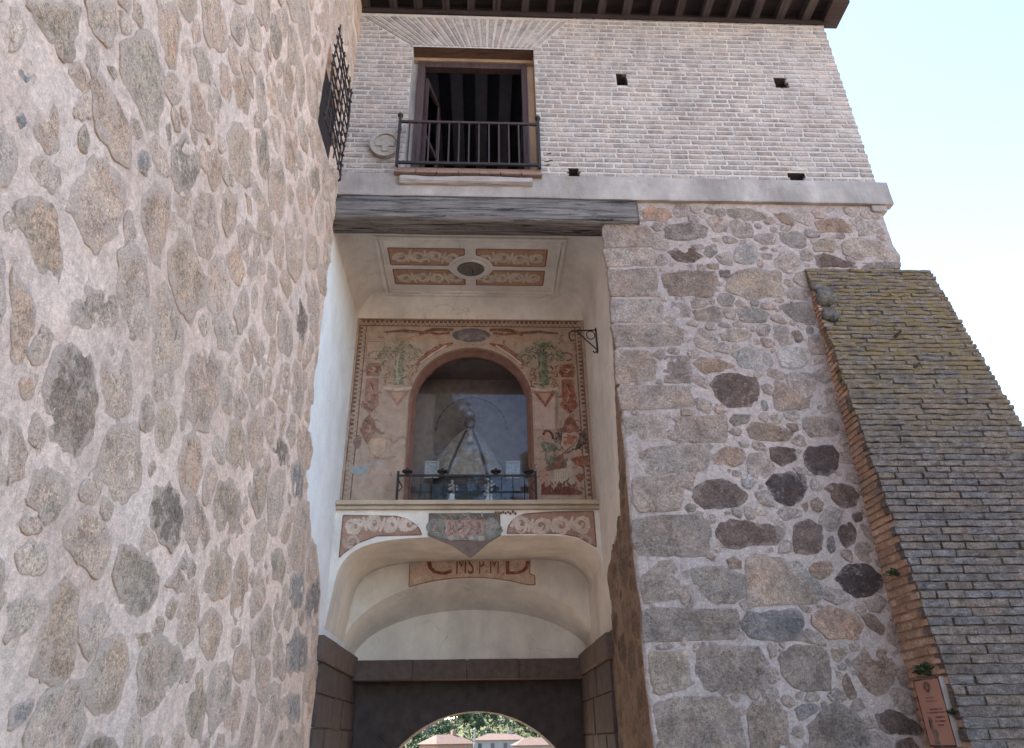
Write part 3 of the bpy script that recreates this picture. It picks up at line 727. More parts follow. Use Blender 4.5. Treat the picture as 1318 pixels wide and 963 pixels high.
# window with its iron grating
_g = MB(); _g.box(-2.20, -2.10, GR[0]+.02, GR[1]-.02, GR[2]+.02, GR[3]-.02); _wo = _g.build('window', 'boards', tower)
_gy = [5.98+k*(6.98-5.98)/5 for k in range(6)]; _gz = [8.16+k*(9.72-8.16)/9 for k in range(10)]
for y in _gy:
    MB().tube([(-1.85+.012*math.sin(z*5+y*9), y+.02*(z-8.9), z) for z in np.linspace(8.06, 9.80, 12)], .0105, 6).build('grating_bar', 'iron', _wo)
for k, z in enumerate(_gz):
    MB().tube([(-1.862+.01*math.sin(y*4+k), y+.02*(z-8.9), z+.012*math.sin(y*3+k*2)) for y in np.linspace(5.95, 7.04, 9)] + [(-1.9, 7.10+.02*(z-8.9), z)], .010, 6).build('grating_bar', 'iron', _wo)
_k = MB()
for y in _gy:
    for z in _gz: _k.lathe((-1.85, y+.02*(z-8.9), z-.018), [(.004, 0), (.018, .008), (.018, .028), (.004, .036)], 6)
_k.build('grating_collars', 'rust', _wo)['kind'] = 'stuff'

# ================================================================ the gatehouse
gate = thing('gatehouse', 'gatehouse with pale brick upper storey over a rubble pier and a wide opening', 'gatehouse', (2, 10, 0))
# --- pier on the right of the opening
def pier_h(U, V): return .010*fbm(U, V, 3, 4, 61)+.007*fbm(U, V, 12, 3, 66)
_us = np.arange(1.645, 5.66, .026); _vs = np.r_[np.linspace(-1.4, .6, 6), np.arange(.7, 8.32, .026)]
_edge = lambda U, V: .012*fbm(V*0+1.3, V, 3, 3, 91)
def _pier_fn(u, v, w):
    # the corner towards the opening is worn round
    return (u + np.where(u < 1.66, .02*fbm(np.asarray(v)*0, v, 2.5, 3, 8)+.012, 0), 7.5-w+np.where(u < 1.66, .03, 0), v)
pier = put('pier_wall', grid_mesh('pier_mortar_bed', _pier_fn, _us, _vs, pier_h), 'pier_mortar', gate)
_ps = parse(PIER_STONES)
def _no_pier(u, v, r):
    if u-r*.7 < 1.7 or u+r*.7 > 5.6 or v+r*.6 > 8.2: return True
    return u > 4.4-r*.3 and v < 7.1-(0 if u < 5 else 0) and u > 4.36
_fillp = fill_stones([p for _, p in _ps], (1.7, 5.6, .9, 8.2), [(.17, 900), (.11, 2600), (.065, 3000), (.035, 1000)], _no_pier, 'llbgbqqlg', 9, .014, aspect=1.12)
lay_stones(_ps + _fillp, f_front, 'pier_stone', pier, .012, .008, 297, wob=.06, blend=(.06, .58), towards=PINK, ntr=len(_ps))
# --- jamb of the opening (facing the street side of the passage) with its earthy reveal
PL_R = [(-7.57, 8.3), (-7.60, 6.6), (-7.775, 5.7), (-7.95, 4.9), (-8.0, 4.43), (-8.18, 3.95), (-8.6, 3.82), (-8.89, 3.75), (-9.14, 3.46), (-9.27, 2.82), (-12.6, 2.82), (-12.6, 8.3)]
def jamb_h(U, V):
    w = .008*fbm(U, V, 3, 4, 71)+.006*fbm(U, V, 12, 3, 76)
    jag = .025*fbm(U, V, 4, 3, 44)
    return np.where(in_poly(U+jag, V+jag, PL_R), -.12, w)
_us = np.arange(-12.4, -7.50, .03); _vs = np.r_[np.linspace(-1.4, .6, 6), np.arange(.7, 8.3, .03)]
jamb = put('opening_jamb', grid_mesh('jamb_bed', f_jamb, _us, _vs, jamb_h), 'jamb', gate)
def _no_jamb(u, v, r):
    for a in range(6):
        if bool(in_poly(np.array(u+r*math.cos(a)), np.array(v+r*math.sin(a)), PL_R)): return True
    return u+r > -7.7 or v > 4.6
_fj = fill_stones([], (-9.3, -7.5, .7, 5.5), [(.24, 300), (.14, 500), (.08, 700)], _no_jamb, 'bbdb', 12, .03, aspect=1.2)
TONE_SAVE = dict(TONE); TONE.update(b=(.23, .155, .108), d=(.17, .12, .09))
lay_stones(_fj, f_jamb, 'jamb_stone', jamb, .006, .006, 100)
TONE.update(TONE_SAVE)
# --- solid body behind the faces
_m = MB(); _m.box(1.80, 5.60, 7.62, 12.9, -1.4, 8.2); _m.box(5.55, 5.64, 7.51, 12.9, -1.4, 8.24)
_m.build('pier_core', 'pier_mortar', gate)
# --- upper storey wall with openings
WIN = (-1.115, .80, 8.74, 11.385)
HOLES = [(2.08, 2.25, 10.61, 10.87), (4.60, 4.82, 10.63, 10.87), (1.20, 1.40, 8.685, 8.87), (4.42, 4.68, 8.68, 8.86)]
X0, X1, Z0, Z1 = -2.1, 5.70, 8.26, 12.22
_xs = sorted({X0, X1, WIN[0], WIN[1], *[h[0] for h in HOLES], *[h[1] for h in HOLES]})
_zs = sorted({Z0, Z1, WIN[2], WIN[3], *[h[2] for h in HOLES], *[h[3] for h in HOLES]})
_m = MB(); _hm = MB()
for i in range(len(_xs)-1):
    for j in range(len(_zs)-1):
        cx, cz = (_xs[i]+_xs[i+1])/2, (_zs[j]+_zs[j+1])/2
        if any(h[0] < cx < h[1] and h[2] < cz < h[3] for h in [WIN]+HOLES): continue
        _m.add([(_xs[i], 7.5, _zs[j]), (_xs[i+1], 7.5, _zs[j]), (_xs[i+1], 7.5, _zs[j+1]), (_xs[i], 7.5, _zs[j+1])], [(0, 1, 2, 3)])
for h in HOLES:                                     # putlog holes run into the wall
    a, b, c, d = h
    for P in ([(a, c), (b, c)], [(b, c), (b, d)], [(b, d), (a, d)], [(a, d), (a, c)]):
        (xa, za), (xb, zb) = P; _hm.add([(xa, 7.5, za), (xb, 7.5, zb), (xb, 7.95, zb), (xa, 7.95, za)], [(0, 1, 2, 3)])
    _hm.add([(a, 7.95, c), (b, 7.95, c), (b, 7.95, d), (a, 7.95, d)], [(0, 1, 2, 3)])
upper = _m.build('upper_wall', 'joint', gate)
_hm.build('putlog_holes', m_plain('hole_shade', (.10, .075, .065), .4), upper)['kind'] = 'stuff'  # dark lining colour stands in for the shade inside the holes
_m = MB(); _m.box(5.60, 5.695, 7.502, 12.9, 8.26, 12.25); _m.box(-2.3, 5.6, 12.7, 12.9, 2.5, 12.25)
_m.build('side_wall', 'joint', gate)
# bricks
PITCH, COURSE, BL, BH = .265, .0985, .243, .066
def brick_mesh(L, H, s, dep=.055, proud=.010, sl=0.0):
    R = random.Random(s); j = lambda a: R.uniform(-a, a); e = .007
    V = []
    for (w, ins) in ((-dep, 0), (proud*.35, 0), (proud, e)):
        for (sx, sz) in ((-1, -1), (1, -1), (1, 1), (-1, 1)):
            V.append((sx*(L/2-ins)+j(.005), -w+j(.0015), sz*(H/2-ins)+j(.004)+sx*sl))
    F = [(8, 9, 10, 11)]
    for k in (0, 4): F += [(k+i, k+(i+1) % 4, k+4+(i+1) % 4, k+4+i) for i in range(4)]
    return V, F
_shared = {}
def brick_me(kind, L, H, s, **kw):
    key = (kind, round(L, 3), s)
    if key not in _shared:
        V, F = brick_mesh(L, H, s, **kw); _shared[key] = raw_mesh('brick', V, F)
    return _shared[key]
def fan_left(z): return -1.16-(z-11.40)/(12.08-11.40)*.80
def fan_right(z): return .86+(z-11.40)/(12.08-11.40)*.52
def blocked(xa, xb, z):
    if WIN[2]-.14 < z < WIN[3]+.02 and xb > WIN[0]-.015 and xa < WIN[1]+.015: return True
    for h in HOLES:
        if h[2]-.03 < z < h[3]+.03 and xb > h[0]+.0 and xa < h[1]-.0: return True
    return False
bricks = []
_R = random.Random(3)
nrow = int((12.17-8.70)/COURSE)+1
for r in range(nrow):
    z = 8.735+r*COURSE; off = (PITCH*.5 if r % 2 else 0)+_R.uniform(-.05, .05)
    x = -2.05+off-PITCH
    while x < X1:
        L = BL*_R.choice((1, 1, 1, .97, 1.04, .9)); xa, xb = x, x+L; x += L+.022*_R.uniform(.7, 1.5)
        if xb > X1-.10: xb = X1+(.014 if r % 2 else .002)
        xa = max(xa, -2.02)
        segs = [(xa, xb)]
        if z > 11.40:
            a, b = fan_left(z), fan_right(z); S2 = []
            for (p, q) in segs:
                if q < a or p > b: S2.append((p, q))
                else:
                    if p < a-.05: S2.append((p, a-.008))
                    if q > b+.05: S2.append((b+.008, q))
            segs = S2
        for cutr in [(WIN[0], WIN[1], WIN[2]-.14, WIN[3]+.02)] + [(h[0], h[1], h[2]-.02, h[3]+.02) for h in HOLES]:
            S2 = []
            for (p, q) in segs:
                if not (cutr[2] < z < cutr[3]) or q < cutr[0] or p > cutr[1]: S2.append((p, q))
                else:
                    jc = _R.uniform(-.005, .035) if cutr[1]-cutr[0] < 1 else 0
                    if p < cutr[0]-.04: S2.append((p, cutr[0]-.004+jc))
                    if q > cutr[1]+.04: S2.append((cutr[1]+.004-jc, q))
            segs = S2
        for (p, q) in segs:
            if q-p > .04: bricks.append((p, q, z+.0*p, r))
        if xb >= X1: break
BC = [(.385, .33, .298), (.40, .345, .312), (.368, .316, .288), (.412, .355, .318), (.39, .333, .298)]
def put_brick(name, me, mat, parent, loc, col):
    o = put(name, me, mat, parent, loc); o.color = (*col, 1); return o
_mass = MB(); _n = 0
for (p, q, z, r) in bricks:
    c = vary(_R.choice(BC), int(p*977)+r*131, .06); s = _R.randint(0, 5); L = round((q-p)/.02)*.02
    zz = z+_R.uniform(-.004, .004)
    if _n < 300:
        me = brick_me('b', L, BH, s); put_brick('brick', me, 'brick', upper, ((p+q)/2, 7.5, zz), c); _n += 1
    else:
        V, F = brick_mesh(q-p, BH, _R.randint(0, 9999)); _mass.add([(a+(p+q)/2, b+7.5, cc+zz) for a, b, cc in V], F, c)
_o = _mass.build('bricks', 'brick_mass', upper); _o['kind'] = 'stuff'
# fan of bricks over the window
NV = 23
for k in range(NV):
    def ln(t):
        b = -1.15+t*(.85+1.15); a = -1.98+t*(1.40+1.98); return (b, 11.415), (a, 12.09)
    (b0, zb), (a0, za) = ln((k+.12)/NV); (b1, _), (a1, _) = ln((k+.74)/NV)
    hh = [(b0, zb), (b1, zb), (a1, za), (a0, za)]
    mid = ((b0+a0)/2, (b1+a1)/2)
    _m = MB().prism([(b0, zb), (b1, zb), (a1, za), (a0, za)], f_front, -.04, .011)
    put_o = _m.build('fan_brick', 'brick', upper); put_o.color = (*vary(_R.choice(BC), k*37, .05), 1)
# --- floor, ceiling and beams of the room behind the window
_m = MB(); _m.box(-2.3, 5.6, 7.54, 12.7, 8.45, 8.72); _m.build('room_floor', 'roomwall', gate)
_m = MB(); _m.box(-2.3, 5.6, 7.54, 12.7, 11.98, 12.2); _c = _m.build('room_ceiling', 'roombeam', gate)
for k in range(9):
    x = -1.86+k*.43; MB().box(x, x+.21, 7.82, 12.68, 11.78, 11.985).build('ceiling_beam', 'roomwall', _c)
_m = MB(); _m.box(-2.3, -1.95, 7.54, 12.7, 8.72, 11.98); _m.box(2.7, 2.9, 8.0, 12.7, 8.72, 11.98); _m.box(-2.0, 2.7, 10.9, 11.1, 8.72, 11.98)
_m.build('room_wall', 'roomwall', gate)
# --- window: reveal, lintel, frame, leaf, sill, railing
win = None
_m = MB()
_m.box(WIN[0]-.10, WIN[0], 7.512, 7.80, 8.72, 11.385); _rv = _m.build('window_reveal', 'band', gate)
MB().box(WIN[1], WIN[1]+.10, 7.512, 7.80, 8.72, 11.385).build('reveal_side', 'reveal', _rv)
MB().box(WIN[0]-.02, WIN[1]+.02, 7.506, 7.70, 11.387, 11.47).build('lintel_board', 'lintel_wood', _rv)
MB().box(WIN[0], WIN[1], 7.70, 7.80, 11.325, 11.40).build('reveal_head', 'reveal', _rv)
wf = MB().box(-1.05, -.93, 7.72, 7.84, 8.72, 11.32, .006).box(.61, .70, 7.72, 7.84, 8.72, 11.32, .006).box(-.925, .605, 7.722, 7.838, 11.20, 11.318, .006).build('window_frame', 'frame', gate)
MB().box(-1.13, -1.05, 7.76, 7.84, 8.72, 11.31).build('frame_backing', 'band', wf); MB().box(.70, .82, 7.76, 7.84, 8.72, 11.31).build('frame_backing', 'reveal', wf)
for (xa, ya, xb, yb) in ((-.91, 7.86, -.74, 8.46),):
    lf = MB()
    d = Vector((xb-xa, yb-ya, 0)).normalized(); n = Vector((-d.y, d.x, 0))*.02
    def slab(m, t0, t1, z0, z1, k=1.0):
        P = [Vector((xa, ya, 0))+d*t0, Vector((xa, ya, 0))+d*t1]
        m.add([tuple(P[0]-n*k+Vector((0, 0, z0))), tuple(P[1]-n*k+Vector((0, 0, z0))), tuple(P[1]+n*k+Vector((0, 0, z0))), tuple(P[0]+n*k+Vector((0, 0, z0))),
               tuple(P[0]-n*k+Vector((0, 0, z1))), tuple(P[1]-n*k+Vector((0, 0, z1))), tuple(P[1]+n*k+Vector((0, 0, z1))), tuple(P[0]+n*k+Vector((0, 0, z1)))],
              [(0, 3, 2, 1), (4, 5, 6, 7), (0, 1, 5, 4), (1, 2, 6, 5), (2, 3, 7, 6), (3, 0, 4, 7)])
    slab(lf, 0, .07, 8.76, 11.10); slab(lf, .55, .62, 8.76, 11.10); slab(lf, .07, .55, 11.02, 11.10); slab(lf, .07, .55, 8.76, 8.95); slab(lf, .07, .55, 9.85, 9.92)
    leaf = lf.build('window_leaf', 'frame', gate)
    for z0, z1 in ((8.955, 9.845), (9.925, 11.015)):
        g = MB(); slab(g, .072, .548, z0, z1, .15); g.build('pane', 'glass', leaf)
sill = MB().box(-1.20, .82, 7.40, 7.75, 8.655, 8.735, .008).build('window_sill', 'tilesill', gate)
for k in range(7):
    x = -1.235+k*.296; MB().box(x+.006, x+.288, 7.345+rng.uniform(0, .012), 7.52, 8.60+rng.uniform(-.006, .006), 8.652, .010, .003).build('sill_tile', 'tilesill', sill)
def rough_bar(x0, x1, yc, zc, ry, rz, nx, seed, amp):
    V = []; F = []; n = 12; xs = np.linspace(x0, x1, nx)
    for i, x in enumerate(xs):
        for k in range(n):
            a = 2*math.pi*k/n; c, s = math.cos(a), math.sin(a); e = (abs(c)**4+abs(s)**4)**-.25
            q = 1+amp*float(fbm(x*1.0, a*1.3, 1.6, 3, seed))
            V.append((x, yc+ry*c*e*q, zc+rz*s*e*q))
        if i: F += [((i-1)*n+k, (i-1)*n+(k+1) % n, i*n+(k+1) % n, i*n+k) for k in range(n)]
    F += [tuple(range(n)), tuple(reversed(range((nx-1)*n, nx*n)))]
    return MB().add(V, F)
rough_bar(-1.15, .69, 7.425, 8.515, .055, .065, 30, 4, .35).build('timber_strip', 'plank', gate)
rail = MB().box(-1.20, .80, 7.33, 7.36, 8.745, 8.785).build('balcony_railing', 'iron', gate)
MB().box(-1.20, .80, 7.325, 7.36, 9.535, 9.575, .006).build('handrail', 'rust', rail)
for x in (-1.20, .80):
    MB().box(x-.02, x+.02, 7.325, 7.365, 8.70, 9.63, .004).tube([(x, 7.345, 9.54), (x, 7.50, 9.54)], .012, 6).tube([(x, 7.345, 8.77), (x, 7.50, 8.77)], .012, 6).build('post', 'iron', rail)
    MB().lathe((x, 7.345, 9.62), [(.012, 0), (.018, .015), (.040, .045), (.042, .065), (.028, .095), (.006, .11)], 12).build('finial', 'iron', rail)
for k in range(13):
    x = -1.20+2.0*(k+1)/14; MB().box(x-.0105, x+.0105, 7.334, 7.355, 8.78, 9.54).build('baluster', 'rust', rail)
for z in (8.90, 8.98, 9.12): MB().tube([(.84, 7.52, z), (.98+.03*math.sin(z*40), 7.47, z+.01)], .008, 5).build('wall_pin', 'rust', rail)
# --- plaster band, end corbel
def wavy_box(x0, x1, y, yb, z0, z1, nx, amp, seed):
    xs = np.linspace(x0, x1, nx); prof = lambda x: [(yb, z0+amp*float(fbm(x, 0, 1.5, 4, seed))), (y+.006, z0+amp*float(fbm(x, 0, 1.5, 4, seed))), (y, z0+.02+amp*float(fbm(x, 0, 1.5, 4, seed))),
        (y+amp*.8*float(fbm(x, 5, 1.2, 3, seed)), (z0+z1)/2), (y, z1-.02+amp*float(fbm(x, 9, 1.3, 4, seed))), (y+.008, z1+amp*float(fbm(x, 9, 1.3, 4, seed))), (yb, z1+amp*float(fbm(x, 9, 1.3, 4, seed)))]
    V = []; F = []; n = 7
    for i, x in enumerate(xs):
        V += [(x, a, b) for a, b in prof(x)]
        if i: F += [((i-1)*n+k, i*n+k, i*n+(k+1) % n, (i-1)*n+(k+1) % n) for k in range(n)]
    F += [tuple(reversed(range(n))), tuple(range((nx-1)*n, nx*n))]
    return MB().add(V, F)
wavy_box(-2.08, 5.82, 7.435, 7.56, 8.255, 8.665, 120, .014, 7).build('plaster_band', 'band', gate)
MB().box(5.56, 5.80, 7.50, 12.8, 8.258, 8.66).box(5.5, 5.72, 7.46, 7.7, 8.14, 8.25, .02).build('band_return', 'band', gate)
# --- big weathered lintel beam
def beam(x0, x1, y0, y1, z0, z1, nx, seed):
    V = []; F = []; pts = []
    for t in np.linspace(0, 1, 7)[:-1]: pts.append((y0, z0+(z1-z0)*t))
    for t in np.linspace(0, 1, 4)[:-1]: pts.append((y0+(y1-y0)*t, z1))
    for t in np.linspace(0, 1, 4)[:-1]: pts.append((y1, z1-(z1-z0)*t))
    for t in np.linspace(0, 1, 5)[:-1]: pts.append((y1-(y1-y0)*t, z0))
    n = len(pts); xs = np.linspace(x0, x1, nx)
    for i, x in enumerate(xs):
        for k, (y, z) in enumerate(pts):
            a = .014*float(fbm(x*.6, y*2+z*6, 1.3, 4, seed)); b = .022*float(fbm(x*.5+9, y*2+z*3, 1.1, 3, seed+4)); V.append((x, y+a, z+b))
        if i: F += [((i-1)*n+k, (i-1)*n+(k+1) % n, i*n+(k+1) % n, i*n+k) for k in range(n)]
    F += [tuple(range(n)), tuple(reversed(range((nx-1)*n, nx*n)))]
    return MB().add(V, F)
beam(-2.05, 2.15, 7.45, 7.765, 7.845, 8.235, 90, 15).build('lintel_beam', 'beam', gate, True)
MB().box(2.0, 2.4, 7.53, 7.8, 7.7, 8.3).build('beam_bed', 'pier_mortar', gate)
# --- eaves: wall plate, rafters, boards, tiled roof
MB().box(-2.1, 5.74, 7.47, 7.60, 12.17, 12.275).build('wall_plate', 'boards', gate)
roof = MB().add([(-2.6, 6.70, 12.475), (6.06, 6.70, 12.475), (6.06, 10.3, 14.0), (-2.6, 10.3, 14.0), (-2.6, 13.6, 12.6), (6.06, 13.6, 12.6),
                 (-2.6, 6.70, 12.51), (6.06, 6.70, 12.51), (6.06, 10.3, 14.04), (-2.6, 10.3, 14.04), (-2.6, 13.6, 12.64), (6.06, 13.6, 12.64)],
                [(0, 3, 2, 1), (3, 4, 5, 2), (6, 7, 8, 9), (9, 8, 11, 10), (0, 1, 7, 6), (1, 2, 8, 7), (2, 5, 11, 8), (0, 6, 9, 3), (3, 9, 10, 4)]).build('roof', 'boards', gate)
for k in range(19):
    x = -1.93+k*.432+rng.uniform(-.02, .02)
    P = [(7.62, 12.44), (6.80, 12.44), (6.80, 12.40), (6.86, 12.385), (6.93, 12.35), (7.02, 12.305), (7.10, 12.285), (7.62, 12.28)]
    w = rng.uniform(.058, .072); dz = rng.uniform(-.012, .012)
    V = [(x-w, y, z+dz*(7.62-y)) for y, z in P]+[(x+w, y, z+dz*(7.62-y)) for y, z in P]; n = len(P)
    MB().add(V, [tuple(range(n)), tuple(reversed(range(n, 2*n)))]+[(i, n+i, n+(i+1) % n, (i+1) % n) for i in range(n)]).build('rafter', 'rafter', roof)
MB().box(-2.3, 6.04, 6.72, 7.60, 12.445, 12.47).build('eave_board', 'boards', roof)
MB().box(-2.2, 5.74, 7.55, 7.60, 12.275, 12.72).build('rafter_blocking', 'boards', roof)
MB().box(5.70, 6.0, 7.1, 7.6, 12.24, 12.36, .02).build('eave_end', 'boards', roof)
_m = MB()
for k in range(45):
    x = -2.55+k*.196; a = [(x+.1*math.cos(w)+.1, .07*math.sin(w)) for w in np.linspace(math.pi, 0, 7)]
    for (y0, z0, y1, z1) in ((6.58, 12.47, 10.32, 14.06), (10.32, 14.06, 13.7, 12.63)):
        _m.loft([(p, y0, z0+q) for p, q in a], [(p, y1, z1+q) for p, q in a])
_m.build('roof_tiles', 'tilesill', roof)
# --- lower passage: soffits, inner walls, imposts, rear gate wall
ARCH1 = [(-2.09, 2.80), (-2.05, 3.0), (-2.0, 3.33), (-1.966, 3.66), (-1.869, 3.862), (-1.711, 4.001), (-1.448, 4.09), (-1.1, 4.14), (-.5, 4.16), (.5, 4.18), (1.122, 4.175), (1.386, 4.125), (1.60, 4.0), (1.70, 3.86), (1.745, 3.66), (1.76, 3.3), (1.77, 2.80)]
def smooth_curve(P, n): # Chaikin on an open polyline
    for _ in range(n):
        Q = [P[0]]
        for a, b in zip(P[:-1], P[1:]): Q += [(a[0]*.75+b[0]*.25, a[1]*.75+b[1]*.25), (a[0]*.25+b[0]*.75, a[1]*.25+b[1]*.75)]
        P = Q+[P[-1]]
    return P
A1 = smooth_curve(ARCH1, 2)
def strip_up(m, curve, ztop, y):
    m.loft([(x, y, z) for x, z in curve], [(x, y, ztop) for x, z in curve])
def ell_arch(cx, rx, zs, rz, n=40): return [(cx-rx*math.cos(math.pi*k/n), zs+rz*math.sin(math.pi*k/n)) for k in range(n+1)]
A2 = ell_arch(-.15, 1.95, 2.78, 1.10); A3 = ell_arch(-.11, 1.90, 2.70, .81)

# ================================================================ the shrine niche inside the opening
niche = thing('shrine_niche', 'plastered shrine niche with painted back wall and ceiling above the gate passage', 'niche', (-.17, 8.8, 2.8))
XL, XR, YB, ZC, CR = -2.06, 1.715, 10.0, 8.2, .33
MB().add([(XL, 7.45, 2.75), (XL, 12.1, 2.75), (XL, 12.1, 8.3), (XL, 7.45, 8.3)], [(0, 1, 2, 3)]).build('plaster_side', 'plaster_lit_white', niche)
MB().add([(XR, 7.53, 2.75), (XR, 12.1, 2.75), (XR, 12.1, 8.3), (XR, 7.53, 8.3)], [(0, 3, 2, 1)]).build('plaster_side', 'plaster', niche)
# ceiling with cove
_m = MB(); _rings = []
for k in range(9):
    a = math.pi/2*k/8; i = CR*(1-math.cos(a)); z = ZC-CR+CR*math.sin(a)
    _rings.append([(XL+i, 7.5, z), (XL+i, YB-i, z), (XR-i, YB-i, z), (XR-i, 7.5, z)])
for a, b in zip(_rings[:-1], _rings[1:]): _m.loft(a, b)
_m.add(_rings[-1], [(0, 1, 2, 3)])
ceil = _m.build('ceiling', 'plaster', niche)
fc = lambda u, v, w: (u, v, ZC-w)
def frame_rect(x0, x1, y0, y1, wd, h0, h1):
    m = MB()
    for (a, b, c, d) in ((x0, x1, y0, y0+wd), (x0, x1, y1-wd, y1), (x0, x0+wd, y0+wd, y1-wd), (x1-wd, x1, y0+wd, y1-wd)): m.box(a, b, c, d, ZC-h1, ZC-h0, min(.012, wd*.3))
    return m
frame_rect(-1.60, 1.26, 8.24, 9.78, .06, -.01, .035).build('ceiling_moulding', 'plaster', ceil)
frame_rect(-1.52, 1.19, 8.32, 9.70, .035, -.01, .02).build('ceiling_moulding', 'plaster', ceil)
CE = (-.178, 9.0)
ORB, ORK, CRM, DRK, ORG = (.42, .25, .165), (.27, .13, .08), (.62, .51, .40), (.13, .075, .05), (.46, .27, .165)
for (x0, x1, y0, y1, sx, sy) in ((-1.42, -.275, 8.53, 8.95, 1, 1), (-.09, .99, 8.53, 8.95, -1, 1), (-1.40, -.275, 9.07, 9.47, 1, -1), (-.09, .99, 9.07, 9.47, -1, -1)):
    # a rectangle with a rounded bite towards the centre oval
    cor = (x1 if sx > 0 else x0, y1 if sy > 0 else y0); rx, ry = .30, .22
    outer = [(x0, y0), (x1, y0), (x1, y1), (x0, y1)]; i = outer.index(cor); P = [outer[(i+k) % 4] for k in (1, 2, 3)]
    bite = [(CE[0]-sx*.36*math.cos(a), CE[1]-sy*.33*math.sin(a)) for a in np.linspace(.1, 1.45, 10)]
    bite = [(min(max(p, x0), x1), min(max(q, y0), y1)) for p, q in bite]
    dd = lambda u, v: abs(u[0]-v[0])+abs(u[1]-v[1])
    P += bite if dd(bite[0], P[-1]) < dd(bite[-1], P[-1]) else bite[::-1]
    pt = Paint(fc); pt.poly(P, ORB if sx > 0 else ORG, 1); pt.outline(P, .022, ORK, 2)
    pt.scrolls(x0+.03, x1-.03, y0+.02, y1-.02, CRM, 4, 3, P, .055, sx*sy, CRM)
    pt.build('ceiling_painting', 'ceilpaint', ceil)
MB().lathe((CE[0], CE[1], ZC-.03), [(.27, .035), (.29, .02), (.285, .0), (.22, -.004), (.205, .02)], 32, 1.0, .86).build('oval_ring', 'plaster', ceil)
MB().lathe((CE[0], CE[1], ZC-.034), [(.21, .0), (.20, -.012), (.05, -.02), (.01, -.02)], 32, 1.0, .86).build('oval_boss', m_plain('boss_grey', (.15, .125, .095), .5, .8, .5, 25), ceil)
MB().tube([(CE[0]+.03, CE[1], ZC-.05), (CE[0]+.03, CE[1], ZC-.13)], .008, 6).build('hook', 'iron', ceil)

# painted back wall with the arched opening of the glass case
ACX, AR_O, AR_I, AZS = -.16, .965, .885, 6.34
def arch_pts(r, n=32): return [(ACX-r*math.cos(math.pi*k/n), AZS+r*math.sin(math.pi*k/n)) for k in range(n+1)]
_m = MB(); _a = arch_pts(AR_O)
strip_up(_m, _a, 7.88, YB)
_m.add([(XL, YB, 4.5), (ACX-AR_O, YB, 4.5), (ACX-AR_O, YB, 7.88), (XL, YB, 7.88)], [(0, 1, 2, 3)])
_m.add([(ACX+AR_O, YB, 4.5), (XR, YB, 4.5), (XR, YB, 7.88), (ACX+AR_O, YB, 7.88)], [(0, 1, 2, 3)])
mural = _m.build('painted_wall', 'fresco_wall', niche)
_m = MB(); O = [(ACX-AR_O, 4.55)]+arch_pts(AR_O)+[(ACX+AR_O, 4.55)]; MIDL = [(ACX-(AR_O-.035), 4.55)]+arch_pts(AR_O-.035)+[(ACX+(AR_O-.035), 4.55)]; I = [(ACX-AR_I, 4.55)]+arch_pts(AR_I)+[(ACX+AR_I, 4.55)]
_m.loft([(x, YB, z) for x, z in O], [(x, YB-.03, z) for x, z in O]); _m.loft([(x, YB-.03, z) for x, z in O], [(x, YB-.03, z) for x, z in MIDL]); _m.loft([(x, YB-.03, z) for x, z in MIDL], [(x, YB+.14, z) for x, z in I]); _m.loft([(x, YB+.14, z) for x, z in I], [(x, YB+.22, z) for x, z in I])
_m.build('arch_frame', 'archframe', niche)
# glass and case
_m = MB(); _g2 = arch_pts(AR_I+.01); _m.add([(x, YB+.15, z) for x, z in [(ACX-AR_I-.01, 4.6)]+_g2+[(ACX+AR_I+.01, 4.6)]], [tuple(range(len(_g2)+2))])
_m.build('glass_pane', 'glass', niche)
_m = MB()
for (a, b, c, d, e, f) in ((-1.25, -1.15, 10.2, 11.25, 4.6, 7.4), (.84, .94, 10.2, 11.25, 4.6, 7.4), (-1.25, .94, 11.15, 11.25, 4.6, 7.4), (-1.25, .94, 10.2, 11.25, 7.32, 7.42), (-1.25, .94, 10.2, 11.25, 4.55, 4.66)): _m.box(a, b, c, d, e, f)
case = _m.build('case_lining', 'casewall', niche)
garl = MB()                                         # garland of small lamps round the figure
for k in range(17):
    a = math.pi*(.02+.96*k/16); garl.lathe((ACX-.60*math.cos(a), 10.95, 6.25+.62*math.sin(a)), [(.004, -.02), (.018, -.008), (.018, .008), (.004, .02)], 6)
garl.tube([(ACX-.60*math.cos(math.pi*k/24), 10.96, 6.25+.62*math.sin(math.pi*k/24)) for k in range(25)], .008, 5)
garl.build('lamp_garland', m_plain('garland_metal', (.13, .12, .11), .3, .5), niche)

# painting on the back wall
pm = front_at(YB)
BRN, RED, OCH, CRE, GRN, BLU, FLE, DKB = (.155, .085, .06), (.23, .085, .055), (.42, .26, .15), (.50, .385, .30), (.13, .155, .095), (.22, .27, .28), (.44, .265, .195), (.075, .05, .045)
p = Paint(pm)                                       # border band of small motifs
x0, x1, z0, z1 = XL+.035, XR-.055, 4.72, 7.85
for (a, b, c, d) in ((x0, x1, z1-.018, z1), (x0, x1, z1-.135, z1-.115)): p.poly([(a, c), (b, c), (b, d), (a, d)], BRN, 1)
for xx in (x0, x0+.115, x1-.115, x1-.018): p.poly([(xx, z0), (xx+.018, z0), (xx+.018, z1-.13), (xx, z1-.13)], BRN, 1)
k = 0; x = x0+.07
while x < x1-.02:
    p.poly([(x-.03, z1-.02), (x-.022, z1-.06), (x, z1-.075), (x+.022, z1-.06), (x+.03, z1-.02)], BRN, 2); p.ell(x+.035, z1-.098, .012, .012, BRN, 2, 6); x += .075
z = z1-.18
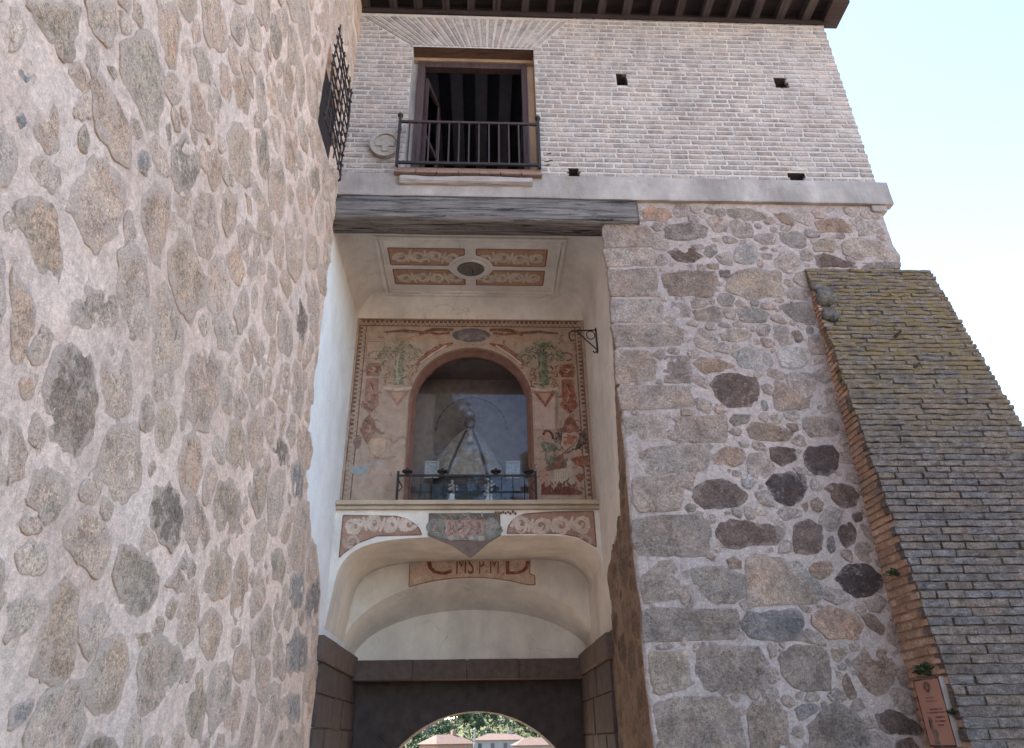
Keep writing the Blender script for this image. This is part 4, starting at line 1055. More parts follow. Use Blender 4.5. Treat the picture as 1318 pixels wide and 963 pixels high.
while z > z0+.05:
    for xx, sg, fade in ((x0+.02, 1, .0), (x1-.02, -1, 0)):
        c = BRN if not (sg > 0 and z < 5.7) else (.30, .21, .16)
        p.poly([(xx, z-.028), (xx+sg*.045, z-.016), (xx+sg*.055, z), (xx+sg*.045, z+.016), (xx, z+.028)], c, 2); p.ell(xx+sg*.08, z+.035, .011, .011, c, 2, 6)
    z -= .075
p.build('painted_border', 'fresco', mural)
# top frieze: grey cartouche and strapwork
p = Paint(pm)
p.ell(-.17, 7.555, .31, .135, (.12, .105, .11), 2, 24, .06, 3); p.ell(-.17, 7.555, .24, .09, (.155, .135, .14), 3, 20, .05, 9)
for s in (-1, 1):
    c = -.17
    p.ribbon([(c+s*.34, 7.44), (c+s*.6, 7.50), (c+s*.9, 7.50), (c+s*1.25, 7.44)], .045, OCH, 2); p.ribbon([(c+s*.30, 7.66), (c+s*.62, 7.66), (c+s*.80, 7.60), (c+s*1.1, 7.63), (c+s*1.45, 7.60)], [.05, .07, .05, .06, .03], BRN, 2)
    p.ribbon([(c+s*.36, 7.60), (c+s*.55, 7.57), (c+s*.72, 7.60), (c+s*.86, 7.56)], .05, RED, 3)
    p.ribbon([(c+s*.30, 7.40), (c+s*.52, 7.32), (c+s*.74, 7.14), (c+s*.88, 6.98)], [.03, .11, .12, .05], RED, 2); p.ribbon([(c+s*.40, 7.36), (c+s*.62, 7.20), (c+s*.82, 7.02)], .03, CRE, 3)
p.build('painted_frieze', 'fresco', mural)
# herm-like ornament left and right: green swags over a shaft
for s, gcol, rcol in ((1, (.13, .145, .095), RED), (-1, (.235, .215, .16), (.29, .18, .135))):
    p = Paint(pm); c = -.17+s*1.16
    gl = [gcol, tuple(.65*q for q in gcol), tuple(1.45*q for q in gcol), (.30, .24, .15)]; rl = [rcol, tuple(.7*q for q in rcol), (.36, .22, .15)]
    p.poly([(c-.15, 7.44), (c-.05, 7.40), (c+.06, 7.45), (c+.14, 7.42), (c+.10, 7.31), (c-.08, 7.31)], gcol, 2); p.cluster(c, 7.38, .19, .08, 26, gl, 3, 3)
    p.cluster(c-.20, 7.17, .17, .15, 46, gl, 3, 5); p.cluster(c+.21, 7.20, .14, .16, 44, gl, 3, 6); p.cluster(c, 7.22, .13, .12, 30, [tuple(.6*q for q in gcol), gcol], 4, 7)
    p.poly([(c-.07, 7.25), (c+.07, 7.25), (c+.10, 6.64), (c-.06, 6.62)], tuple(.85*q for q in gcol), 2); p.cluster(c+.01, 6.92, .09, .30, 46, gl, 4, 8); p.ribbon([(c-.01, 7.2), (c-.03, 6.9), (c+.01, 6.64)], .03, tuple(1.5*q for q in gcol), 5)
    p.cluster(c-.16, 6.80, .07, .20, 30, rl, 3, 9); p.cluster(c+.21, 6.80, .08, .20, 34, rl, 3, 10)
    p.ribbon([(c-.22, 6.57), (c, 6.54), (c+.24, 6.58)], .05, CRE, 4)
    p.poly([(c-.17, 6.52), (c+.20, 6.52), (c+.02, 6.24)], rcol, 3); p.poly([(c-.09, 6.49), (c+.12, 6.49), (c+.02, 6.32)], FLE, 4)
    if s > 0: p.poly([(c-.19, 6.5), (c+.19, 6.5), (c+.16, 5.86), (c-.21, 5.86)], (.46, .33, .28), 2); p.poly([(c+.19, 6.52), (c+.235, 6.52), (c+.20, 5.86), (c+.16, 5.86)], (.27, .21, .16), 2); p.outline([(c-.19, 6.5), (c+.19, 6.5), (c+.16, 5.86), (c-.21, 5.86)], .012, (.3, .2, .16), 3)
    p.build('painted_ornament', 'fresco', mural)
# hanging panels near the edges
for s, c0 in ((1, RED), (-1, (.255, .145, .11))):
    p = Paint(pm); c = -.17+s*1.56
    p.outline([(c-.14, 7.42), (c+.14, 7.42), (c+.15, 7.1), (c-.14, 7.1)], .014, (.3, .18, .12), 1)
    p.ribbon([(c-.10, 7.12), (c-.09, 7.2), (c, 7.24), (c+.09, 7.2), (c+.10, 7.12), (c, 7.08)], .03, c0, 2)
    p.poly([(c-.11, 7.02), (c+.11, 7.02), (c+.13, 6.9), (c+.10, 6.78), (c-.10, 6.78), (c-.13, 6.9)], c0, 2); p.poly([(c-.10, 6.74), (c+.10, 6.74), (c+.11, 6.35), (c+.15, 6.28), (c, 6.12), (c-.15, 6.28), (c-.11, 6.35)], tuple(1.15*q for q in c0), 2)
    p.poly([(c, 6.12), (c+.08, 6.02), (c+.13, 5.86), (c+.06, 5.72), (c, 5.60), (c-.06, 5.72), (c-.13, 5.86), (c-.08, 6.02)], tuple(.9*q for q in c0), 2)
    p.ell(c, 6.90, .05, .05, OCH, 3, 8); p.ribbon([(c-.05, 6.65), (c+.02, 6.5), (c-.03, 6.35)], .018, OCH, 3); p.ell(c, 5.87, .05, .07, tuple(1.5*q for q in c0), 3, 8)
    for q in range(10): p.ell(c+(_h1(q*3+2)-.5)*.2, 6.15+_h1(q*5+1)*.85, .02, .03, tuple(.7*t for t in c0), 4, 7, .5, q)
    p.cluster(c, 6.9, .13, .12, 22, [c0, tuple(.6*t for t in c0), OCH], 5, 31); p.cluster(c, 6.45, .11, .30, 34, [c0, tuple(.6*t for t in c0), tuple(1.4*t for t in c0)], 5, 32); p.cluster(c, 5.87, .11, .22, 26, [c0, tuple(.65*t for t in c0), tuple(1.3*t for t in c0)], 5, 33)
    p.build('painted_pendant', 'fresco', mural)
_Rd = random.Random(21); p = Paint(pm)
for q in range(420):
    x = _Rd.uniform(-1.9, 1.55); z = _Rd.uniform(4.85, 7.72)
    if math.hypot(x-ACX, max(0, z-AZS)) < AR_O+.03 or (z < AZS and abs(x-ACX) < AR_O+.03): continue
    if x < -.5 and z < 6.2 and _Rd.random() < .75: continue
    c = _Rd.choice([BRN, (.20, .12, .085), OCH, (.30, .17, .11), (.46, .33, .25), (.18, .16, .12), (.33, .2, .14)])
    if x < 0: c = tuple(a*.6+b*.4 for a, b in zip(c, (.42, .295, .23)))
    a = _Rd.uniform(0, 6.28); L = _Rd.uniform(.03, .10)
    p.ribbon([(x+L*t*math.cos(a+1.6*t), z+L*t*math.sin(a+1.6*t)) for t in (0, .4, .8, 1.2)], [.012, .03*_Rd.uniform(.6, 1.3), .02, .004], c, 1)
p.build('painted_foliage', 'fresco', mural)
# figure holding a shield, right
FG = dict(
 wing1=[(1.205, 5.862), (1.287, 5.92), (1.243, 5.749), (1.219, 5.599), (1.173, 5.749)], wing2=[(1.584, 5.863), (1.646, 5.731), (1.53, 5.563), (1.37, 5.489), (1.21, 5.415), (1.33, 5.50), (1.44, 5.57), (1.50, 5.70)],
 torso=[(.907, 5.636), (.978, 5.673), (1.15, 5.618), (1.214, 5.507), (1.21, 5.415), (1.065, 5.234), (.983, 5.324), (.971, 5.488), (.939, 5.543)], skirt=[(.96, 5.251), (1.313, 5.397), (1.343, 5.306), (1.27, 5.234), (1.098, 5.206), (.974, 5.18)],
 legL=[(.913, 5.287), (.982, 5.306), (1.047, 5.216), (.988, 5.002), (.896, 5.055)], cloth=[(1.098, 5.216), (1.305, 5.234), (1.303, 4.879), (1.083, 4.862)], legR=[(1.293, 5.342), (1.363, 5.36), (1.388, 5.198), (1.395, 5.002), (1.305, 4.914), (1.32, 5.198)],
 drape=[(1.364, 5.379), (1.47, 5.43), (1.609, 5.434), (1.655, 5.343), (1.545, 5.234), (1.412, 5.306)], fl=[(1.418, 5.108), (1.489, 5.162), (1.552, 5.082), (1.488, 5.002)],
 leaf=[(.902, 4.985), (.96, 4.93), (1.037, 4.967), (1.085, 4.897), (1.12, 4.95), (1.176, 5.037), (1.21, 4.95), (1.271, 4.914), (1.326, 4.984), (1.40, 4.92), (1.521, 4.853), (1.485, 4.818), (.897, 4.819)],
 arm=[(.989, 5.488), (1.286, 5.544), (1.293, 5.507), (1.141, 5.415), (1.003, 5.424)], shield=[(1.261, 5.749), (1.299, 5.806), (1.368, 5.787), (1.458, 5.816), (1.508, 5.768), (1.443, 5.563), (1.32, 5.525), (1.236, 5.599)], head=[(.948, 5.805), (.98, 5.83), (1.019, 5.837), (1.06, 5.815), (1.085, 5.77), (1.08, 5.72), (1.031, 5.692), (.975, 5.70), (.954, 5.74)], crown=[(1.304, 5.92), (1.36, 5.93), (1.413, 5.958), (1.46, 5.93), (1.517, 5.92), (1.529, 5.835), (1.404, 5.806), (1.318, 5.844)])
FC = dict(wing1=(DKB, 1), wing2=(DKB, 1), torso=((.15, .15, .125), 2), skirt=((.17, .13, .10), 3), legL=(FLE, 2), cloth=((.50, .42, .33), 2), legR=((.40, .33, .27), 3), drape=(RED, 2), fl=(RED, 2), leaf=((.16, .055, .045), 5), arm=(FLE, 5), shield=((.44, .28, .20), 4), head=(FLE, 3), crown=((.20, .10, .075), 2))
p = Paint(pm)
for k, P in FG.items(): p.poly(P, *FC[k])
p.ribbon([(.955, 5.77), (.99, 5.84), (1.05, 5.84), (1.10, 5.78), (1.11, 5.70)], .035, DKB, 6); p.outline(FG['shield'], .016, CRE, 6)
p.ell(1.37, 5.67, .055, .07, (.33, .14, .10), 6, 9, .4, 3); p.ell(1.43, 5.74, .03, .03, RED, 6, 7); p.ell(1.30, 5.64, .03, .04, (.3, .12, .09), 6, 7)
for q in range(6): p.ribbon([(1.10+.035*q, 5.20), (1.095+.036*q, 4.9)], .008, (.33, .26, .2), 6)
p.ribbon([(.98, 5.62), (1.03, 5.50), (1.02, 5.36)], .03, (.24, .24, .2), 6); p.ribbon([(1.14, 5.58), (1.11, 5.47), (1.12, 5.35)], .025, (.09, .085, .075), 6); p.ribbon([(1.08, 5.28), (1.18, 5.38), (1.26, 5.40)], .05, RED, 6)
for q in range(7): p.ribbon([(1.585-.05*q, 5.80-.05*q), (1.50-.055*q, 5.60-.035*q)], .012, (.16, .11, .09), 6)
p.cluster(1.08, 5.45, .12, .16, 36, [(.11, .11, .09), (.2, .2, .17), (.15, .13, .11)], 7, 41, .07); p.cluster(1.20, 5.28, .14, .07, 24, [RED, (.14, .11, .09)], 7, 42, .06); p.cluster(1.20, 4.93, .27, .10, 40, [(.14, .05, .04), (.2, .075, .055), (.08, .05, .045)], 7, 43, .09)
p.cluster(1.52, 5.34, .11, .07, 22, [RED, (.3, .12, .08)], 7, 44, .06); p.cluster(1.22, 5.75, .06, .14, 24, [DKB, (.13, .09, .07)], 2, 45, .10); p.cluster(1.55, 5.68, .09, .16, 34, [DKB, (.13, .09, .07)], 2, 46, .11); p.cluster(1.41, 5.89, .10, .06, 26, [RED, BRN, OCH], 7, 47, .05); p.cluster(.93, 5.15, .05, .12, 16, [(.34, .2, .15), FLE, (.2, .1, .08)], 7, 48, .06)
p.build('painted_figure', 'fresco', mural)
# its faded counterpart, left
p = Paint(pm); fd = lambda c, k=.55: tuple(a*(1-k)+b*k for a, b in zip(c, (.42, .295, .23)))
p.poly([(-1.72, 5.70), (-1.55, 5.74), (-1.43, 5.70), (-1.45, 5.50), (-1.56, 5.40), (-1.68, 5.50)], fd((.48, .33, .22), .4), 2); p.outline([(-1.72, 5.70), (-1.55, 5.74), (-1.43, 5.70), (-1.45, 5.50), (-1.56, 5.40), (-1.68, 5.50)], .012, fd(BRN), 3)
p.ell(-1.87, 5.68, .06, .12, fd(DKB, .35), 2, 10, .6, 5)
for q in range(9): p.ell(-1.78+_h1(q*3)*.32, 5.76+_h1(q*7+2)*.12, .035, .025, fd(BRN, .35), 3, 7, .5, q)
p.ribbon([(-1.40, 5.72), (-1.33, 5.62), (-1.25, 5.72), (-1.17, 5.74), (-1.12, 5.66), (-1.16, 5.57)], .04, fd(BRN, .6), 2); p.ribbon([(-1.62, 5.40), (-1.45, 5.38), (-1.28, 5.42)], .03, fd(BRN, .6), 2)
p.ell(-1.84, 5.20, .14, .08, (.25, .29, .30), 2, 12, .5, 3); p.ribbon([(-1.74, 5.26), (-1.58, 5.32), (-1.46, 5.28)], .05, (.33, .31, .28), 2)
p.ribbon([(-1.74, 4.98), (-1.6, 5.05), (-1.52, 4.95)], .04, fd(FLE), 2)
p.build('painted_figure', 'fresco', mural)

# shelf and painted spandrel
MB().box(XL, XR, 9.74, 10.02, 4.60, 4.665, .012).box(XL, XR, 9.79, 10.02, 4.545, 4.598, .01).build('shelf', m_plaster('shelf_plaster', (.53, .42, .31), .4), niche)
_m = MB(); strip_up(_m, A1, 4.56, 9.85); spn = _m.build('spandrel', 'plaster', niche)
ps = front_at(9.85)
PANL = [(-1.95, 4.47), (-1.947, 3.873), (-1.90, 3.93), (-1.716, 4.075), (-1.455, 4.175), (-.83, 4.19), (-.87, 4.28), (-.965, 4.361), (-1.08, 4.42), (-1.212, 4.455)]
PANR = [(.377, 4.205), (.40, 4.31), (.456, 4.39), (.54, 4.45), (.64, 4.485), (1.071, 4.515), (1.632, 4.52), (1.636, 4.006), (1.388, 4.15), (1.118, 4.205)]
for P, fl in ((PANL, 1), (PANR, -1)):
    p = Paint(ps); p.poly(P, (.36, .21, .15), 1); p.outline(P, .02, (.22, .12, .085), 2)
    us = [q[0] for q in P]; p.scrolls(min(us)+.05, max(us)-.05, 4.20, 4.46, (.60, .47, .38), 4, 3, P, .058, fl)
    p.scrolls(min(us)+.02 if fl > 0 else max(us)-.3, min(us)+.3 if fl > 0 else max(us)-.02, 3.98, 4.2, (.47, .35, .28), 1, 3, P, .04, fl)
    p.build('painted_spandrel', 'fresco', spn)
p = Paint(ps)                                       # cartouche between them
p.ell(-.23, 4.29, .55, .20, (.20, .225, .19), 2, 26, .18, 5); p.ell(-.23, 4.31, .40, .15, (.44, .27, .215), 3, 22, .12, 8); p.ell(-.60, 4.30, .12, .13, (.17, .20, .175), 4, 12, .3, 4); p.ell(.13, 4.30, .12, .13, (.25, .28, .255), 4, 12, .3, 8)
p.poly([(-.72, 4.49), (.27, 4.50), (.2, 4.40), (-.62, 4.40)], (.15, .125, .095), 3)
for q in range(12): p.ribbon([(-.5+q*.05, 4.36), (-.47+q*.05, 4.28+.03*math.sin(q)), (-.5+q*.05, 4.22)], .02, (.33, .15, .12) if q % 2 else (.5, .37, .31), 5)
for q in range(8): p.ell(-.48+q*.07, 4.16-.03*math.sin(q*1.1)**2, .045, .035, (.44, .36, .31) if q % 2 else (.26, .25, .22), 5, 8, .4, q)
for q in range(9): p.ell(.22+q*.035, 4.50+.015*math.sin(q*3), .018, .022, BRN, 4, 6, .4, q)
p.cluster(-.23, 4.30, .50, .17, 120, [(.16, .18, .15), (.26, .28, .25), (.44, .27, .215), (.36, .2, .16), (.14, .11, .09)], 6, 51, .08)
p.build('painted_cartouche', 'fresco', spn)
pen = MB().prism([(-.745, 4.172), (-.62, 4.125), (-.40, 4.04), (-.24, 3.93), (-.13, 3.865), (-.02, 3.95), (.10, 4.06), (.292, 4.178), (.28, 4.50), (-.74, 4.50)], front_at(9.862), 0, .018).build('pendant_tip', m_fresco('pendant_paint', (.19, .135, .11), False, .2), spn)
# the prism also backs the cartouche, so move the painted layer in front of it
for o in spn.children:
    if o.name.startswith('painted_cartouche'): o.location.y -= .007

# vaults below
_m = MB(); _m.loft([(x, 9.85, z) for x, z in A1], [(x, 11.35, z) for x, z in A1]); _m.build('passage_vault', 'plaster', niche, True)
_m = MB(); strip_up(_m, A2, 4.3, 11.35); insw = _m.build('inner_wall', 'plaster', niche)
_m = MB(); _m.loft([(x, 11.35, z) for x, z in A2], [(x, 12.0, z) for x, z in A3]); _m.build('inner_vault', 'plaster', niche, True)
_m = MB(); _m.loft([(x, 12.0, 2.6) for x, z in A3], [(x, 12.0, z) for x, z in A3]); _m.build('tympanum', 'plaster', niche)
pi = front_at(11.35)
_bot = [(x, z+.02) for x, z in A2 if -1.12 < x < .84]
p = Paint(pi); P = [(.80, 4.2), (-1.125, 4.2), (-1.115, 3.76)]+_bot+[(.87, 3.78), (.865, 3.92), (.79, 3.95)]
p.poly(P, (.60, .43, .33), 1); p.outline(P, .018, (.3, .16, .11), 2); p.cluster(-.15, 4.0, .9, .12, 60, [(.5, .33, .25), (.62, .48, .38), (.42, .22, .15)], 2, 61, .08); p.build('inscription_field', 'fresco', insw)
def letter(txt, x, z, size, wx, layer=3):
    cu = bpy.data.curves.new('letters', 'FONT'); cu.body = txt; cu.size = size; cu.resolution_u = 3
    ob = bpy.data.objects.new('letters', cu); COL.objects.link(ob); dg = bpy.context.evaluated_depsgraph_get()
    me = bpy.data.meshes.new_from_object(ob.evaluated_get(dg)); COL.objects.unlink(ob); bpy.data.objects.remove(ob)
    bm = bmesh.new(); bm.from_mesh(me); bpy.data.meshes.remove(me)
    for v in bm.verts: v.co = Vector((x+v.co.x*wx, 11.35-.0025*layer, z+v.co.y))
    bmesh.ops.bisect_plane(bm, geom=list(bm.verts)+list(bm.edges)+list(bm.faces), plane_co=(0, 0, 4.15), plane_no=(0, 0, 1), clear_outer=True)
    me = bpy.data.meshes.new('letters'); bm.to_mesh(me); bm.free()
    c = me.color_attributes.new('Col', 'FLOAT_COLOR', 'POINT'); c.data.foreach_set('color', np.tile(np.array([.24, .075, .05, 1], np.float32), len(me.vertices)))
    return put('painted_letters', me, 'fresco', insw)
letter('C', -.88, 3.945, .56, 1.15); letter('MS', -.40, 3.955, .40, .62); letter('P', -.03, 3.955, .36, .5); letter('M', .14, 3.955, .40, .55); letter('D', .36, 3.94, .56, 1.1)
p = Paint(lambda u, v, w: (XL+w+.004, u, v)); p.poly([(10.32, 3.20), (10.62, 3.20), (10.6, 3.32), (10.34, 3.32)], (.42, .22, .16), 1); p.build('painted_fragment', 'fresco', niche)

# iron rail in front of the case
nr = MB().box(-1.20, .80, 9.755, 9.775, 5.02, 5.05).build('niche_railing', 'iron', niche)
for x in (-1.20, .80): MB().box(x-.017, x+.017, 9.745, 9.785, 4.665, 5.10).tube([(x, 9.765, 4.98), (x+(.07 if x < 0 else -.07), 9.765, 4.86), (x+(.02 if x < 0 else -.02), 9.765, 4.80)], .010, 5).build('post', 'iron', nr)
for k in range(11): x = -1.2+2.0*(k+1)/12; MB().tube([(x, 9.765, 4.665), (x, 9.765, 4.82), (x, 9.765, 4.85), (x, 9.765, 4.88), (x, 9.765, 5.03)], [.007, .007, .013, .007, .007], 6).build('baluster', 'iron', nr)
for x in (-1.07, -.56, .22, .70): MB().lathe((x, 9.765, 5.05), [(.03, 0), (.035, .02), (.075, .035), (.08, .055), (.02, .06), (.015, .10), (.002, .11)], 12).build('candle_cup', 'iron', nr)

# ================================================================ things in the case
st = thing('robed_statue', 'small crowned statue in a wide bell shaped robe behind the arched glass', 'statue', (-.22, 10.65, 4.66))
MB().box(-.95, .52, 10.45, 10.95, 4.665, 5.14, .01).build('altar', m_plain('altar_blue', (.045, .05, .06), .3, .5), st)
MB().lathe((-.22, 10.68, 5.14), [(.62, 0), (.64, .05), (.60, .09), (.56, .13)], 28, 1.0, .38).build('pedestal', m_plain('pedestal', (.08, .06, .055), .3, .5), st)
def bell():
    prof = [(.66, 0), (.655, .06), (.60, .16), (.53, .30), (.44, .45), (.34, .60), (.23, .74), (.15, .82), (.09, .86), (.06, .90), (.085, .94), (.10, 1.0), (.095, 1.06), (.06, 1.12), (.02, 1.145)]
    V = []; F = []; n = 40
    for i, (r, z) in enumerate(prof):
        for k in range(n):
            a = 2*math.pi*k/n; fo = 1+(.035*math.sin(a*11) if z < .8 else 0); d = .42 if z < .8 else .42+(z-.8)/.14*.5 if z < .94 else .92
            V.append((-.19-.05*(1-z)+r*math.cos(a)*fo, 10.68+r*d*math.sin(a)*fo, 5.27+z))
        if i: F += [((i-1)*n+k, (i-1)*n+(k+1) % n, i*n+(k+1) % n, i*n+k) for k in range(n)]
    F += [tuple(range((len(prof)-1)*n, len(prof)*n))]
    return MB().add(V, F)
_t = NT('robe_cloth'); _w = _t.noise(14, 5, .7); MAT['robe'] = _t.done(_t.mix(_t.ramp(_w, .4, .65), (.26, .22, .18), (.42, .37, .31)), .55, _t.bump(_w, .4, .01))
bell().build('robe', 'robe', st, True)
_m = MB(); _m.tube([(-.24, 10.565, 6.10), (-.36, 10.50, 5.80), (-.52, 10.42, 5.30)], [.015, .02, .025], 6).tube([(-.14, 10.565, 6.10), (-.03, 10.50, 5.80), (.10, 10.42, 5.30)], [.015, .02, .025], 6); _m.build('robe_trim', m_plain('trim', (.09, .07, .055), .3, .6), st)
MB().lathe((-.19, 10.64, 6.215), [(.065, -.06), (.09, -.02), (.10, .03), (.095, .08), (.065, .125), (.02, .14)], 16, .9, 1).lathe((-.19, 10.56, 6.21), [(.004, -.02), (.014, -.01), (.010, .02), (.002, .04)], 8).build('head', m_plain('face_skin', (.14, .09, .07), .15, .6), st)
_m = MB().lathe((-.19, 10.66, 6.315), [(.075, 0), (.085, .03), (.078, .06), (.09, .11), (.07, .15), (.02, .19), (.004, .22)], 14)
for k in range(9): a = math.pi*k/8; _m.tube([(-.19-.13*math.cos(a), 10.70, 6.30+.13*math.sin(a)), (-.19-.24*math.cos(a), 10.70, 6.30+.26*math.sin(a))], [.008, .002], 4)
_m.build('crown', m_plain('old_gilt', (.2, .15, .09), .3, .4, .2, 12, .5, .5), st)
MB().lathe((-.17, 10.42, 5.93), [(.06, -.12), (.055, -.03), (.03, .0), (.04, .03), (.035, .07), (.01, .09)], 12).build('child_figure', 'robe', st)
for x, z, lab in ((-.76, 5.20, 'small white framed picture left of the robed statue behind the glass'), (.50, 5.20, 'small white framed picture right of the robed statue behind the glass')):
    t = thing('framed_picture', lab, 'picture', (x, 10.36, z), 'framed pictures in the glass case')
    _m = MB(); 
    for (a, b, c, d) in ((-.11, .11, 0, .03), (-.11, .11, .25, .28), (-.11, -.08, .03, .25), (.08, .11, .03, .25)): _m.box(x+a, x+b, 10.34, 10.37, z+c, z+d, .004)
    _m.build('frame', m_plain('white_frame', (.36, .35, .34), .15, .6), t); MB().box(x-.08, x+.08, 10.355, 10.365, z+.03, z+.25).build('print', m_plain('print', (.30, .33, .34), .5, .5, .1, 30), t)
    MB().tube([(x, 10.45, 4.67), (x, 10.37, z+.1)], .012, 6).build('stand', 'iron', t)
for x, lab in ((-.43, 'white vase of flowers left on the ledge behind the iron rail'), (.13, 'white vase of flowers right on the ledge behind the iron rail')):
    t = thing('flower_vase', lab, 'vase', (x, 10.3, 4.665), 'flower vases in the glass case')
    MB().lathe((x, 10.3, 4.667), [(.05, 0), (.06, .01), (.075, .08), (.08, .14), (.05, .20), (.045, .23), (.055, .25)], 16).build('vase', m_plain('white_ceramic', (.66, .66, .60), .1, .3), t, True)
    _m = MB(); 
    for q in range(26):
        a = rng.uniform(0, 6.28); r = rng.uniform(0, .10); zz = 4.93+rng.uniform(0, .22); c = (x+r*math.cos(a), 10.3+r*math.sin(a), zz)
        _m.lathe(c, [(.004, -.02), (.022, -.005), (.02, .012), (.003, .02)], 6)
    _m.build('flowers', m_plain('petals', (.50, .48, .44), .3, .7), t)

# lantern bracket on the right side wall
lb = thing('lantern_bracket', 'black wrought iron lantern bracket high on the right plastered side wall', 'bracket', (1.715, 8.92, 6.6))
MB().box(1.693, 1.714, 8.90, 8.935, 6.63, 7.05).build('wall_bar', 'iron', lb)
MB().tube([(1.70, 8.918, 7.02), (1.34, 8.918, 7.00), (1.30, 8.918, 6.96), (1.30, 8.918, 6.88), (1.33, 8.918, 6.83), (1.37, 8.918, 6.85)], .011, 6).build('arm', 'iron', lb)
MB().tube([(1.70, 8.918, 6.68), (1.52, 8.918, 6.88), (1.42, 8.918, 7.0)], .010, 6).build('brace', 'iron', lb)
MB().tube([(1.62+.062*math.cos(a), 8.918, 6.93+.07*math.sin(a)) for a in np.linspace(0, 2*math.pi, 17)], .008, 6).build('ring', 'iron', lb)
MB().tube([(1.70, 8.918, 6.66), (1.66, 8.918, 6.63), (1.64, 8.918, 6.66)], .012, 6).build('foot_scroll', 'iron', lb)

# ================================================================ rear gate wall with its arch
rg = thing('inner_gate', 'dark stone inner gate wall with lintel, imposts and round arch at the passage end', 'gate', (-.1, 12.3, -1))
for x0, x1 in ((-2.12, -1.92), (1.58, 1.80)):
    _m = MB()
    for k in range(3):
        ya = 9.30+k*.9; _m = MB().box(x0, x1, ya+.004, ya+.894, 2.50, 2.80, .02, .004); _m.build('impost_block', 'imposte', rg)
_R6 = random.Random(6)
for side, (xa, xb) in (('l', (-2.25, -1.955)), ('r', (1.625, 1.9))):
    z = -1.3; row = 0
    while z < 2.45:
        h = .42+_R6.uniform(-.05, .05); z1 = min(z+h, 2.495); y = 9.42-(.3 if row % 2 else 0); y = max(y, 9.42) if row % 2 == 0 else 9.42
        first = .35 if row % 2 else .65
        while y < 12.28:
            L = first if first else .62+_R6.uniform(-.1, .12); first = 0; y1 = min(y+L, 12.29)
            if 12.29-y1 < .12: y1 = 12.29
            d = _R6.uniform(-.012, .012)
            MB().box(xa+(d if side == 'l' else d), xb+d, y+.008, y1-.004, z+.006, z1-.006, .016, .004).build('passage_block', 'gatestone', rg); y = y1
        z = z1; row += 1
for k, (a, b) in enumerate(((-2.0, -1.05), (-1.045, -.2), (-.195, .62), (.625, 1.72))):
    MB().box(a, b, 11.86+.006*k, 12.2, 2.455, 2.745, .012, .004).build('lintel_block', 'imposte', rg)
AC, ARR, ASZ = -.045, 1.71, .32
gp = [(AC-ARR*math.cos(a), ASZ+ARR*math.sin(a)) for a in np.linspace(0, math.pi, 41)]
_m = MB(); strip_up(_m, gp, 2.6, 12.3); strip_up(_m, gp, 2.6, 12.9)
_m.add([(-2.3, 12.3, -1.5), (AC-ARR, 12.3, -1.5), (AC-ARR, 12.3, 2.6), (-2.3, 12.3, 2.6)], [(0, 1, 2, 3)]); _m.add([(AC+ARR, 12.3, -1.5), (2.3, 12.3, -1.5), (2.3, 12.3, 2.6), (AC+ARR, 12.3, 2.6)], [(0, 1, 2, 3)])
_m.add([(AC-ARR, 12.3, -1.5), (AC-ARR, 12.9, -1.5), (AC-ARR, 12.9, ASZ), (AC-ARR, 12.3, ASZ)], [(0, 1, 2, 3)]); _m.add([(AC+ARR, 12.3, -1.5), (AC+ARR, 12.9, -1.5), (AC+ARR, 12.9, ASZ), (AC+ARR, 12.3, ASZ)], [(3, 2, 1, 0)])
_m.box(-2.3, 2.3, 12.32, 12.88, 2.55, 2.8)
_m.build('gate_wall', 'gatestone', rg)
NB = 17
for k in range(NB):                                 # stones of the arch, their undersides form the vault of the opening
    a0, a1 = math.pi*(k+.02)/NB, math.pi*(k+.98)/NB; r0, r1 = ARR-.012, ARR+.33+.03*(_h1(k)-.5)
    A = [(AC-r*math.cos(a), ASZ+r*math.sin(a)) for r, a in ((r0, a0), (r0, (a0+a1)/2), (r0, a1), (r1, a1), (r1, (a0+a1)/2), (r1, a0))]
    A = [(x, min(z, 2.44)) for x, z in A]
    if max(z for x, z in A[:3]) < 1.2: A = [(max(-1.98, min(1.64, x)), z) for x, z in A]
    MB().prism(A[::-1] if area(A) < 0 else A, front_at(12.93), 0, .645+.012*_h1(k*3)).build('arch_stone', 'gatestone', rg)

# ================================================================ brick buttress
bt = thing('brick_buttress', 'weathered sloping brick buttress with lichen leaning on the right of the pier', 'buttress', (5.2, 7.2, 0))
BTZ, BSL = 7.13, .122
def by(z): return 7.47-BSL*(BTZ-z)
def bxr(z): return 6.02+.085*(BTZ-z)
BXL = 4.32
_m = MB(); za, zb = -1.2, BTZ-.02
_m.add([(BXL+.02, by(za)+.03, za), (bxr(za)-.02, by(za)+.03, za), (bxr(zb)-.02, by(zb)+.03, zb), (BXL+.02, by(zb)+.03, zb), (BXL+.02, 7.7, za), (bxr(za)-.02, 8.6, za), (bxr(zb)-.02, 8.6, zb), (BXL+.02, 7.7, zb)],
       [(0, 1, 2, 3), (1, 5, 6, 2), (4, 0, 3, 7), (3, 2, 6, 7), (5, 4, 7, 6)])
_tj = NT('buttress_joint'); MAT['bjoint'] = _tj.done(_tj.value((.21, .18, .16), _tj.ramp(_tj.noise(9, 6), .3, .7, .6, 1.4)), .95, _tj.bump(_tj.noise(30, 6), .6, .01), spec=.1)
core = _m.build('buttress_core', 'bjoint', bt)
